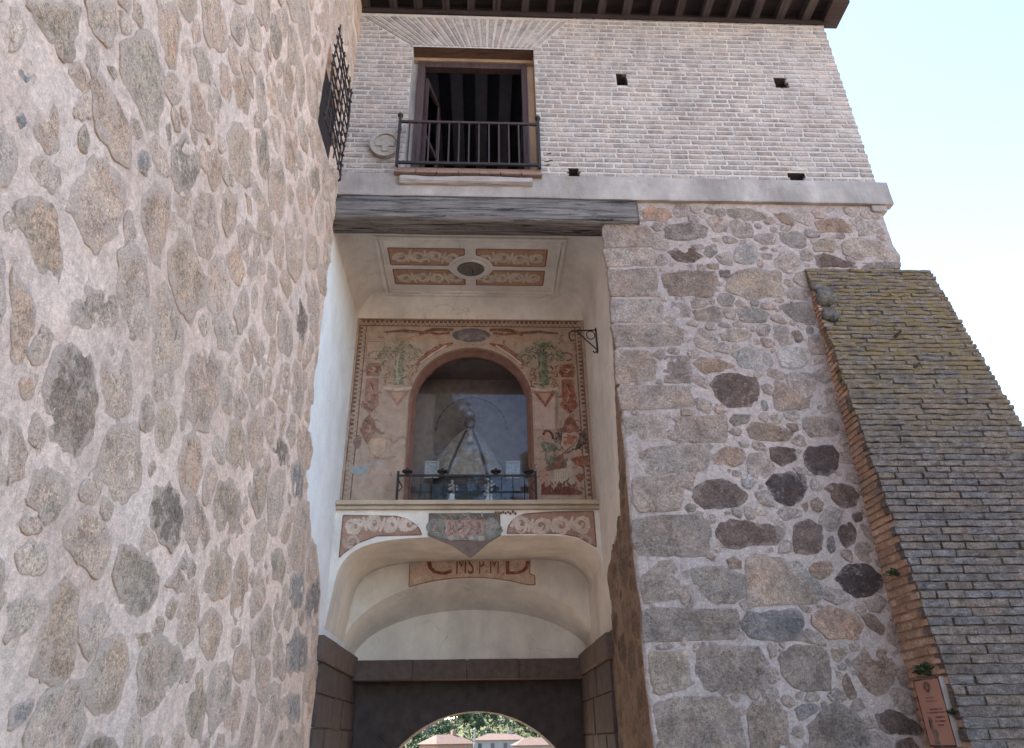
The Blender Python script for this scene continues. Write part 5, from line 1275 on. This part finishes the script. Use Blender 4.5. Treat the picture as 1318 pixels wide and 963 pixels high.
def m_lichen(name, attr):
    t = NT(name); c = t.attr() if attr == 'Col' else t.objcol()
    col = t.value(c, t.ramp(t.noise(11, 8, .75), .33, .67, .55, 1.45)); g = t.noise(55, 5, .75)
    col = t.value(col, t.ramp(g, .33, .67, .55, 1.45))
    s = t.n.new('ShaderNodeSeparateXYZ'); t.L(t.pos, s.inputs[0])
    up = t.ramp(s.outputs[2], 4.0, 5.9)             # yellow lichen grows on the upper, drier half
    l1 = t.math('MULTIPLY', t.ramp(t.noise(4.5, 8, .76, .2, (1, 1, 2.2)), .42, .55), up)
    col = t.mix(t.math('MULTIPLY', l1, .7), col, (.32, .225, .085))
    l2 = t.ramp(t.noise(7.5, 9, .8, .2, (1, 1, 3.0)), .54, .62); col = t.mix(t.math('MULTIPLY', l2, .6), col, (.45, .42, .40))
    l3 = t.ramp(t.noise(3.3, 7, .75, .2, (1, 1, 1.6)), .60, .68); col = t.mix(t.math('MULTIPLY', l3, .6), col, (.075, .07, .06))
    n = t.bump(t.noise(22, 9, .78), 1.0, .06); n = t.bump(g, .8, .015, n)
    return t.done(col, .93, n, spec=.2)
MAT['btop'] = m_lichen('buttress_brick', 'obj'); MAT['btop_mass'] = m_lichen('buttress_brick_mass', 'Col')
MAT['bside'] = m_stone('orange_brick', (.42, .26, .16), .35, .5, 'obj', .6); MAT['bside_mass'] = m_stone('orange_brick_mass', (.42, .26, .16), .35, .5, 'Col', .6)
_rows = []; z = BTZ-.035
while z > .95: _rows.append(z); z -= .058+.034*(BTZ-z)/5.6
_mass = MB(); _mass2 = MB(); _cnt = 0; _R2 = random.Random(8)
todo = []
for r, z in enumerate(_rows):
    x = BXL-.01-(.12 if r % 2 else 0)
    while x < bxr(z)-.03:
        L = _R2.choice((.27, .29, .25, .31, .28)); xa, xb = max(x, BXL-.012+_R2.uniform(-.012, .01)), min(x+L, bxr(z)+_R2.uniform(-.006, .016)); x += L+.005
        if bxr(z)-xb < .08: xb = bxr(z)+_R2.uniform(-.006, .016); x = 99
        if 6.12 < z < 6.80 and xa < 4.52: xa = 4.47+_R2.uniform(-.05, .08)      # broken corner
        if xb-xa > .03: todo.append((xa, xb, z, r))
todo.sort(key=lambda q: q[2])
def jbox(xa, xb, ya, yb, za, zb, j, R, tip=.006):
    V = [(x+R.uniform(-j, j), y+R.uniform(-j, j)*1.4, zz+R.uniform(-j, j)) for zz in (za, zb) for y in (ya, yb) for x in (xa, xb)]
    return V, [(0, 2, 3, 1), (4, 5, 7, 6), (0, 1, 5, 4), (2, 6, 7, 3), (0, 4, 6, 2), (1, 3, 7, 5)]
def rbrick(L, H, D, s):                             # weathered brick: rounded front edge, origin at the centre of its face
    R = random.Random(s); j = lambda a: R.uniform(-a, a); V = []; F = []
    secs = [-.5, -.2, .15, .5]
    for i, t in enumerate(secs):
        o = j(.012)
        for (y, zz) in ((D, -H/2), (.0, -H/2), (-.010+o, -H/2+.006), (-.012+o+j(.006), 0), (-.008+o, H/2-.006), (.004, H/2), (D, H/2)):
            V.append((t*L+(j(.006) if 0 < i < 3 else 0), y+j(.004), zz+j(.006)))
        if i: F += [((i-1)*7+k, i*7+k, i*7+(k+1) % 7, (i-1)*7+(k+1) % 7) for k in range(7)]
    F += [tuple(reversed(range(7))), tuple(range(21, 28))]
    return V, F
GC = [(.22, .172, .147), (.24, .188, .158), (.20, .165, .147), (.25, .187, .148), (.21, .178, .166)]
_sh = {}
for k, (xa, xb, z, r) in enumerate(todo):
    nxt = _rows[r+1] if r+1 < len(_rows) else z-.085; H = (z-nxt)*.87; L = round((xb-xa)/.03)*.03; c = vary(_R2.choice(GC), k*13+5, .08)
    loc = ((xa+xb)/2, by(z)-.006+_R2.uniform(-.010, .006), z)
    if k < 300:
        s = _R2.randint(0, 4); key = (L, s, round(H, 3))
        if key not in _sh: _sh[key] = raw_mesh('brick', *rbrick(L, round(H, 3), .10, s))
        put_brick('brick', _sh[key], 'btop', core, loc, c)
    else:
        V, F = rbrick(xb-xa, H, .10, k); _mass.add([(a+loc[0], b+loc[1], d+loc[2]) for a, b, d in V], F, c)
_o = _mass.build('bricks', 'btop_mass', core); _o['kind'] = 'stuff'
SC = [(.44, .28, .195), (.47, .31, .22), (.41, .255, .18), (.49, .335, .245)]
MB().add([(BXL+.004, by(za)+.02, za), (BXL+.004, 7.6, za), (BXL+.004, 7.6, zb), (BXL+.004, by(zb)+.02, zb)], [(0, 1, 2, 3)]).build('side_mortar', m_mortar('side_mortar', (.50, .345, .245), (.43, .28, .19), .7, .6, .3), core)
for r, z in enumerate(_rows):
    nxt = _rows[r+1] if r+1 < len(_rows) else z-.085; H = (z-nxt)*.66; y0 = by(z)+.004; y1 = 7.53
    ys = [y0]; y = y0+(.15 if r % 2 else .27)
    while y < y1-.06: ys.append(y); y += .28
    ys.append(y1)
    for i in range(len(ys)-1):
        ya, yb = ys[i]+.006, ys[i+1]-.006
        if yb-ya < .02: continue
        V, F = jbox(BXL-.006-_R2.uniform(0, .006), BXL+.03, ya, yb, z-H/2, z+H/2, .004, _R2)
        put_brick('side_brick', raw_mesh('side_brick', V, F), 'bside', core, (0, 0, 0), vary(_R2.choice(SC), r*7+i, .06))
# broken stones at its upper edge, stubs of wood
for (x, y, z, r, s) in ((4.45, 7.385, 6.62, .13, 3), (4.41, 7.36, 6.33, .11, 8), (4.37, 7.42, 6.80, .08, 5)):
    bm = bmesh.new(); bmesh.ops.create_icosphere(bm, subdivisions=3, radius=r)
    for v in bm.verts: v.co *= 1+.6*float(fbm(v.co.x*3+s, v.co.y*3+v.co.z*4, 3, 3, s)); v.co.y *= .7; v.co += Vector((x, y, z))
    me = bpy.data.meshes.new('edge_stone'); bm.to_mesh(me); bm.free()
    c = me.color_attributes.new('Col', 'FLOAT_COLOR', 'POINT'); c.data.foreach_set('color', np.tile(np.array([.20, .18, .16, 1], np.float32), len(me.vertices)))
    put('edge_stone', me, 'pier_stone', core)
for (x, z, d) in ((5.13, 5.98, .10), (5.22, 5.52, .07)):
    MB().tube([(x, by(z)+.02, z), (x+.03, by(z)-.5*d, z+.02), (x+.06, by(z)-d, z+.05)], [.022, .02, .015], 6).build('wood_stub', 'rafter', core)
# ================================================================ plaque on the buttress
sg = thing('information_plaque', 'pinkish upright information plaque with dark frame on the orange buttress side', 'sign', (4.26, 7.12, 1.5))
PX = 4.262
MB().box(PX, 4.32, 6.905, 7.335, 1.49, 2.07, .004).build('backplate', m_plain('plaque_edge', (.30, .25, .23), .15, .5), sg)
fp = lambda u, v, w: (PX-.002-w, 7.335-u, 1.49+v)   # u to the right as the reader sees it
PLK = m_plain('plaque_face', (.46, .25, .185), .06, .45, .05, 6)
MB().add([fp(.012, .012, 0), fp(.418, .012, 0), fp(.418, .568, 0), fp(.012, .568, 0)], [(0, 1, 2, 3)]).build('face', PLK, sg)
DKP = (.075, .04, .05)
p = Paint(fp); p.outline([(.008, .008), (.422, .008), (.422, .572), (.008, .572)], .014, DKP, 1); p.build('dark_border', 'fresco', sg)
p = Paint(fp); p.poly([(.17, .545), (.21, .55), (.25, .545), (.255, .50), (.235, .465), (.21, .45), (.185, .465), (.165, .50)], DKP, 1); p.poly([(.155, .54), (.17, .50), (.15, .47)], (.14, .06, .06), 1); p.poly([(.265, .54), (.25, .50), (.27, .47)], (.14, .06, .06), 1); p.ell(.21, .50, .02, .022, (.30, .14, .11), 2, 8); p.build('emblem', 'fresco', sg)
p = Paint(fp)                                       # lines of small lettering, too small to read
def textline(u0, u1, v, h, c):
    u = u0; k = int(u0*900+v*377)
    while u < u1:
        w = .006+.010*_h1(k); k += 3
        if _h1(k+11) > .16: p.poly([(u, v), (u+w, v), (u+w, v+h), (u, v+h)], c, 1)
        u += w+.004
for (u0, u1, v, c) in ((.13, .30, .405, (.30, .15, .12)), (.12, .31, .375, (.30, .15, .12)), (.15, .36, .305, (.17, .055, .05)), (.10, .36, .278, (.17, .055, .05)), (.20, .36, .238, (.17, .055, .05)), (.20, .35, .205, (.17, .055, .05)), (.22, .32, .172, (.17, .055, .05))): textline(u0, u1, v, .013, c)
p.build('lettering', 'fresco', sg)['kind'] = 'stuff'
p = Paint(fp); p.poly([(.095, .245), (.13, .255), (.16, .22), (.165, .17), (.20, .11), (.17, .06), (.20, .02), (.10, .02), (.12, .08), (.085, .16)], (.22, .15, .14), 1); p.poly([(.14, .19), (.165, .21), (.18, .15), (.155, .13)], (.45, .32, .22), 2); p.poly([(.10, .23), (.12, .235), (.11, .16), (.10, .17)], DKP, 2); p.build('small_picture', 'fresco', sg)

# ================================================================ round carved stone beside the balcony
rd = thing('carved_roundel', 'round carved stone emblem set in the brick beside the balcony railing', 'emblem', (-1.40, 7.48, 9.0))
_cx, _cz, _cr = -1.40, 9.21, .215
MB().prism([(_cx+_cr*math.cos(a), _cz+_cr*1.12*math.sin(a)) for a in np.linspace(0, 2*math.pi, 37)[:-1]], f_front, -.03, .055).build('disc', 'carved', rd)
_m = MB()
for k in range(36):
    a0, a1 = 2*math.pi*k/36, 2*math.pi*(k+1)/36
    _m.prism([(_cx+r*math.cos(a), _cz+r*1.12*math.sin(a)) for r, a in ((.165, a0), (.216, a0), (.216, a1), (.165, a1))], f_front, .05, .078)
_m.build('rim', 'carved', rd)
MB().prism([(_cx+.14*x, _cz+.15*y) for x, y in ((-.3, -.95), (.3, -.95), (.3, -.3), (.95, -.3), (.95, .3), (.3, .3), (.3, .95), (-.3, .95), (-.3, .3), (-.95, .3), (-.95, -.3), (-.3, -.3))], f_front, .05, .072).build('cross', 'carved', rd)

# ================================================================ weeds
def leafy(m, base, out, n, size, R, spread=.6):
    b = Vector(base); o = Vector(out).normalized()
    for _ in range(n):
        d = (o+Vector((R.uniform(-1, 1), R.uniform(-1, 1), R.uniform(-.3, 1)))*spread).normalized(); L = size*R.uniform(.5, 1.2); s = d.cross(Vector((R.uniform(-1, 1), R.uniform(-1, 1), R.uniform(-1, 1)))).normalized()*L*.16
        c = b+Vector((R.uniform(-1, 1), R.uniform(-1, 1), R.uniform(-.4, .4)))*size*.35; g = Vector((0, 0, -L*.25))
        m.add([c, c+d*L*.5+s, c+d*L+g, c+d*L*.5-s], [(0, 1, 2, 3)])
_tl = NT('leaf'); MAT['leaf'] = _tl.done(_tl.mix(_tl.ramp(_tl.noise(30, 3), .3, .7), (.03, .042, .018), (.065, .08, .035)), .7)
_Rw = random.Random(4)
for (loc, n, sz, lab) in (((4.29, 7.10, 2.11), 70, .13, 'small green weed tuft growing above the plaque'), ((4.29, 7.18, 3.05), 45, .10, 'small dark weed growing from the orange brick side'), ((4.30, 6.88, 1.75), 30, .08, 'tiny weed at the buttress edge beside the plaque')):
    t = thing('weed', lab, 'weed', loc, 'weeds on the buttress'); m = MB(); leafy(m, loc, (-.8, -.2, .5), n, sz, _Rw); m.build('leaves', 'leaf', t)
    MB().tube([(loc[0]+.04, loc[1], loc[2]-.02), (loc[0]-.03, loc[1]-.01, loc[2]+.05)], [.006, .003], 5).build('stem', 'rafter', t)

# ================================================================ beyond the arch: houses and wooded hill
def house(label, cx, cy, w, d, zb, zt, rh, wallmat, floors, nwin, rot=0.0, name='hill_house', hip=True):
    t = thing(name, label, 'house', (cx, cy, zb), 'houses beyond the gate'); ca, sa = math.cos(rot), math.sin(rot)
    def T(x, y, z): return (cx+x*ca-y*sa, cy+x*sa+y*ca, z)
    def tb(m, a, b, c, e, f, g): m.add([T(x, y, z) for z in (f, g) for y in (c, e) for x in (a, b)], [(0, 2, 3, 1), (4, 5, 7, 6), (0, 1, 5, 4), (2, 6, 7, 3), (0, 4, 6, 2), (1, 3, 7, 5)]); return m
    tb(MB(), -w/2, w/2, -d/2, d/2, zb, zt).build('wall', wallmat, t)
    o = .5; h = w*.28 if hip else 0
    V = [T(-w/2-o, -d/2-o, zt), T(w/2+o, -d/2-o, zt), T(w/2+o, d/2+o, zt), T(-w/2-o, d/2+o, zt), T(-w/2-o+h, 0, zt+rh), T(w/2+o-h, 0, zt+rh)]
    rf = MB().add(V, [(0, 1, 5, 4), (1, 2, 5), (2, 3, 4, 5), (3, 0, 4), (0, 3, 2, 1)]).build('roof', 'farroof', t)
    tb(MB(), w*.15, w*.15+.7, -.4, .4, zt+rh*.4, zt+rh+.7).build('chimney', wallmat, rf)
    H = (zt-zb)/floors
    for fl in range(floors):
        for k in range(nwin):
            x = -w/2+w*(k+.5)/nwin; z = zb+H*(fl+.35)
            q = tb(MB(), x-.45, x+.45, -d/2-.04, -d/2+.1, z, z+H*.45).build('window', 'farframe', t); tb(MB(), x-.36, x+.36, -d/2-.06, -d/2-.041, z+.1, z+H*.45-.1).build('pane', 'farpane', q)
MAT['farroof'] = m_plain('far_roof', (.10, .066, .055), .25, .9, .5, 2); MAT['farbrick'] = m_plain('far_brick', (.20, .115, .085), .15, .9, .3, 2); MAT['farwhite'] = m_plain('far_white', (.24, .22, .21), .1, .9, .2, 1)
MAT['farpink'] = m_plain('far_pink', (.22, .16, .135), .12, .9, .2, 1); MAT['farframe'] = m_plain('far_frame', (.25, .18, .14), .1); MAT['farpane'] = m_plain('far_pane', (.05, .055, .06), .1, .2)
house('orange brick house with low hipped roof seen through the arch at left', -6.3, 152, 7.4, 8, -5.7, 1.2, 1.6, 'farbrick', 3, 3, .5)
house('long white house with tiled roof seen through the middle of the arch', 4.6, 168, 10.6, 8, -5.6, 1.75, 1.2, 'farwhite', 3, 4, -.12)
house('low pinkish house with tiled roof seen through the arch at right', 11.3, 155, 8.6, 7, -5.6, .75, 1.3, 'farpink', 3, 3, .1)
house('tall pinkish building high on the wooded hill at left in the arch', -12.5, 232, 8.5, 7, 1.5, 6.4, .9, 'farpink', 2, 3, .2, 'hill_building')
pl = thing('white_post', 'slim white post between the two larger houses seen through the arch', 'post', (-.9, 158, -5.6)); MB().tube([(-.9, 158, -5.6), (-.9, 158, 3.6)], [.22, .16], 8).build('shaft', 'farwhite', pl); MB().lathe((-.9, 158, 3.6), [(.28, 0), (.28, .15), (.1, .4)], 8).build('cap', 'farwhite', pl)
_tt = NT('far_leaves'); MAT['farleaf'] = _tt.done(_tt.value(_tt.attr(), _tt.ramp(_tt.noise(.9, 5, .7), .3, .7, .6, 1.4)), .8, spec=.15)
MAT['bark'] = m_plain('bark', (.10, .075, .055), .2)
def tree(label, x, y, zb, h, r, seed, conic=False):
    R = random.Random(seed); t = thing('hill_tree' if y > 0 else 'street_tree', label, 'tree', (x, y, zb), 'trees on the hill' if y > 0 else 'trees across the street'); m = MB()
    tr = MB().tube([(x, y, zb-.5), (x+R.uniform(-.3, .3), y, zb+h*.45), (x, y, zb+h*.8)], [.28, .2, .06], 7)
    for _ in range(4):
        a = R.uniform(0, 6.28); tr.tube([(x, y, zb+h*.35), (x+math.cos(a)*r*.6, y+math.sin(a)*r*.6, zb+h*.65)], [.1, .03], 5)
    tr.build('trunk', 'bark', t)
    cl = [(R.uniform(-1, 1), R.uniform(-1, 1), R.uniform(0, 1), R.uniform(.28, .5)) for _ in range(14)]
    for _ in range(4500 if y < 0 else 1500):
        cx, cy, cz, cr = R.choice(cl); k = (1.1-cz) if conic else math.sqrt(max(.1, 1-(cz*2-1)**2*.8))
        d = Vector((R.gauss(0, 1), R.gauss(0, 1), R.gauss(0, 1))).normalized()*cr*R.random()**.4
        c = Vector((x+(cx*k*.7+d.x)*r, y+(cy*k*.7+d.y)*r, zb+h*(.28+.62*cz)+d.z*r*.8)); e = .30*R.uniform(.6, 1.3)*(.8 if y < 0 else 1)
        u = Vector((R.gauss(0, 1), R.gauss(0, 1), R.gauss(0, 1))).normalized()*e; v = u.orthogonal().normalized()*e*.7; b = R.uniform(.7, 1.4)
        m.add([c-u, c-v, c+u, c+v], [(0, 1, 2, 3)], (.05*b, .07*b, .035*b))
    m.build('crown', 'farleaf', t)
tree('leafy tree across the street mirrored in the shrine glass, right half', 3.6, -16, 0.0, 18.0, 3.4, 301)
tree('leafy tree across the street mirrored in the shrine glass, left half', -3.4, -17, 0.0, 22.0, 4.6, 302)
TR = [(-17, 205, 5.5, 2.6), (-13, 190, 5, 2.6), (-9.8, 205, 6.5, 3), (-7.4, 240, 7.5, 2.6), (-4.5, 225, 6.0, 2.8), (-1.6, 262, 7.5, 1.7), (-.6, 215, 4.5, 2.5), (1.5, 235, 5, 2.5), (4.2, 225, 5, 2.6), (7.3, 250, 6.5, 2.6), (10.2, 240, 5, 3), (12.5, 215, 5, 2.8), (15.5, 205, 4.5, 2.6), (18, 195, 4.5, 2.6), (-11.5, 172, 5, 2.4), (20, 185, 5, 2.6)]
WHERE = ['at the far left edge of the arch', 'low at the left above the orange house', 'left of the tall pink building', 'right of the tall pink building on the crest', 'above the orange house roof', 'pointed against the bright gap of sky', 'just above the white post', 'above the left end of the white house', 'above the middle of the white house', 'on the crest right of the sky gap', 'on the right slope below the crest', 'above the right end of the white house', 'above the low pinkish house', 'at the right slope behind the low house', 'close behind the orange house', 'at the far right edge of the arch']
for k, ((x, y, h, r), wh) in enumerate(zip(TR, WHERE)):
    tree('dark green tree on the hill ' + wh, x, y, float(land_z(np.array(float(x)), np.array(float(y)))), h, r, 50+k, k == 5)
_m = MB(); _R5 = random.Random(77)
for _ in range(16000):
    x = _R5.uniform(-34, 40); y = _R5.uniform(172, 268); z = float(land_z(np.array(x), np.array(y))); q = float(vnoise(np.array(x*.35), np.array(y*.2), 5))
    if q < .35: continue
    c = Vector((x, y, z+_R5.random()**1.5*2.6*q)); e = .5*_R5.uniform(.5, 1.2); u = Vector((_R5.gauss(0, 1), _R5.gauss(0, 1), _R5.gauss(0, 1))).normalized()*e; v = u.orthogonal().normalized()*e*.7; b = _R5.uniform(.7, 1.5)
    _m.add([c-u, c-v, c+u, c+v], [(0, 1, 2, 3)], (.055*b, .07*b, .035*b))
_o = _m.build('hillside_scrub', 'farleaf'); _o['kind'] = 'stuff'; _o['label'] = 'dense green scrub covering the far hillside seen through the arch'; _o['category'] = 'scrub'
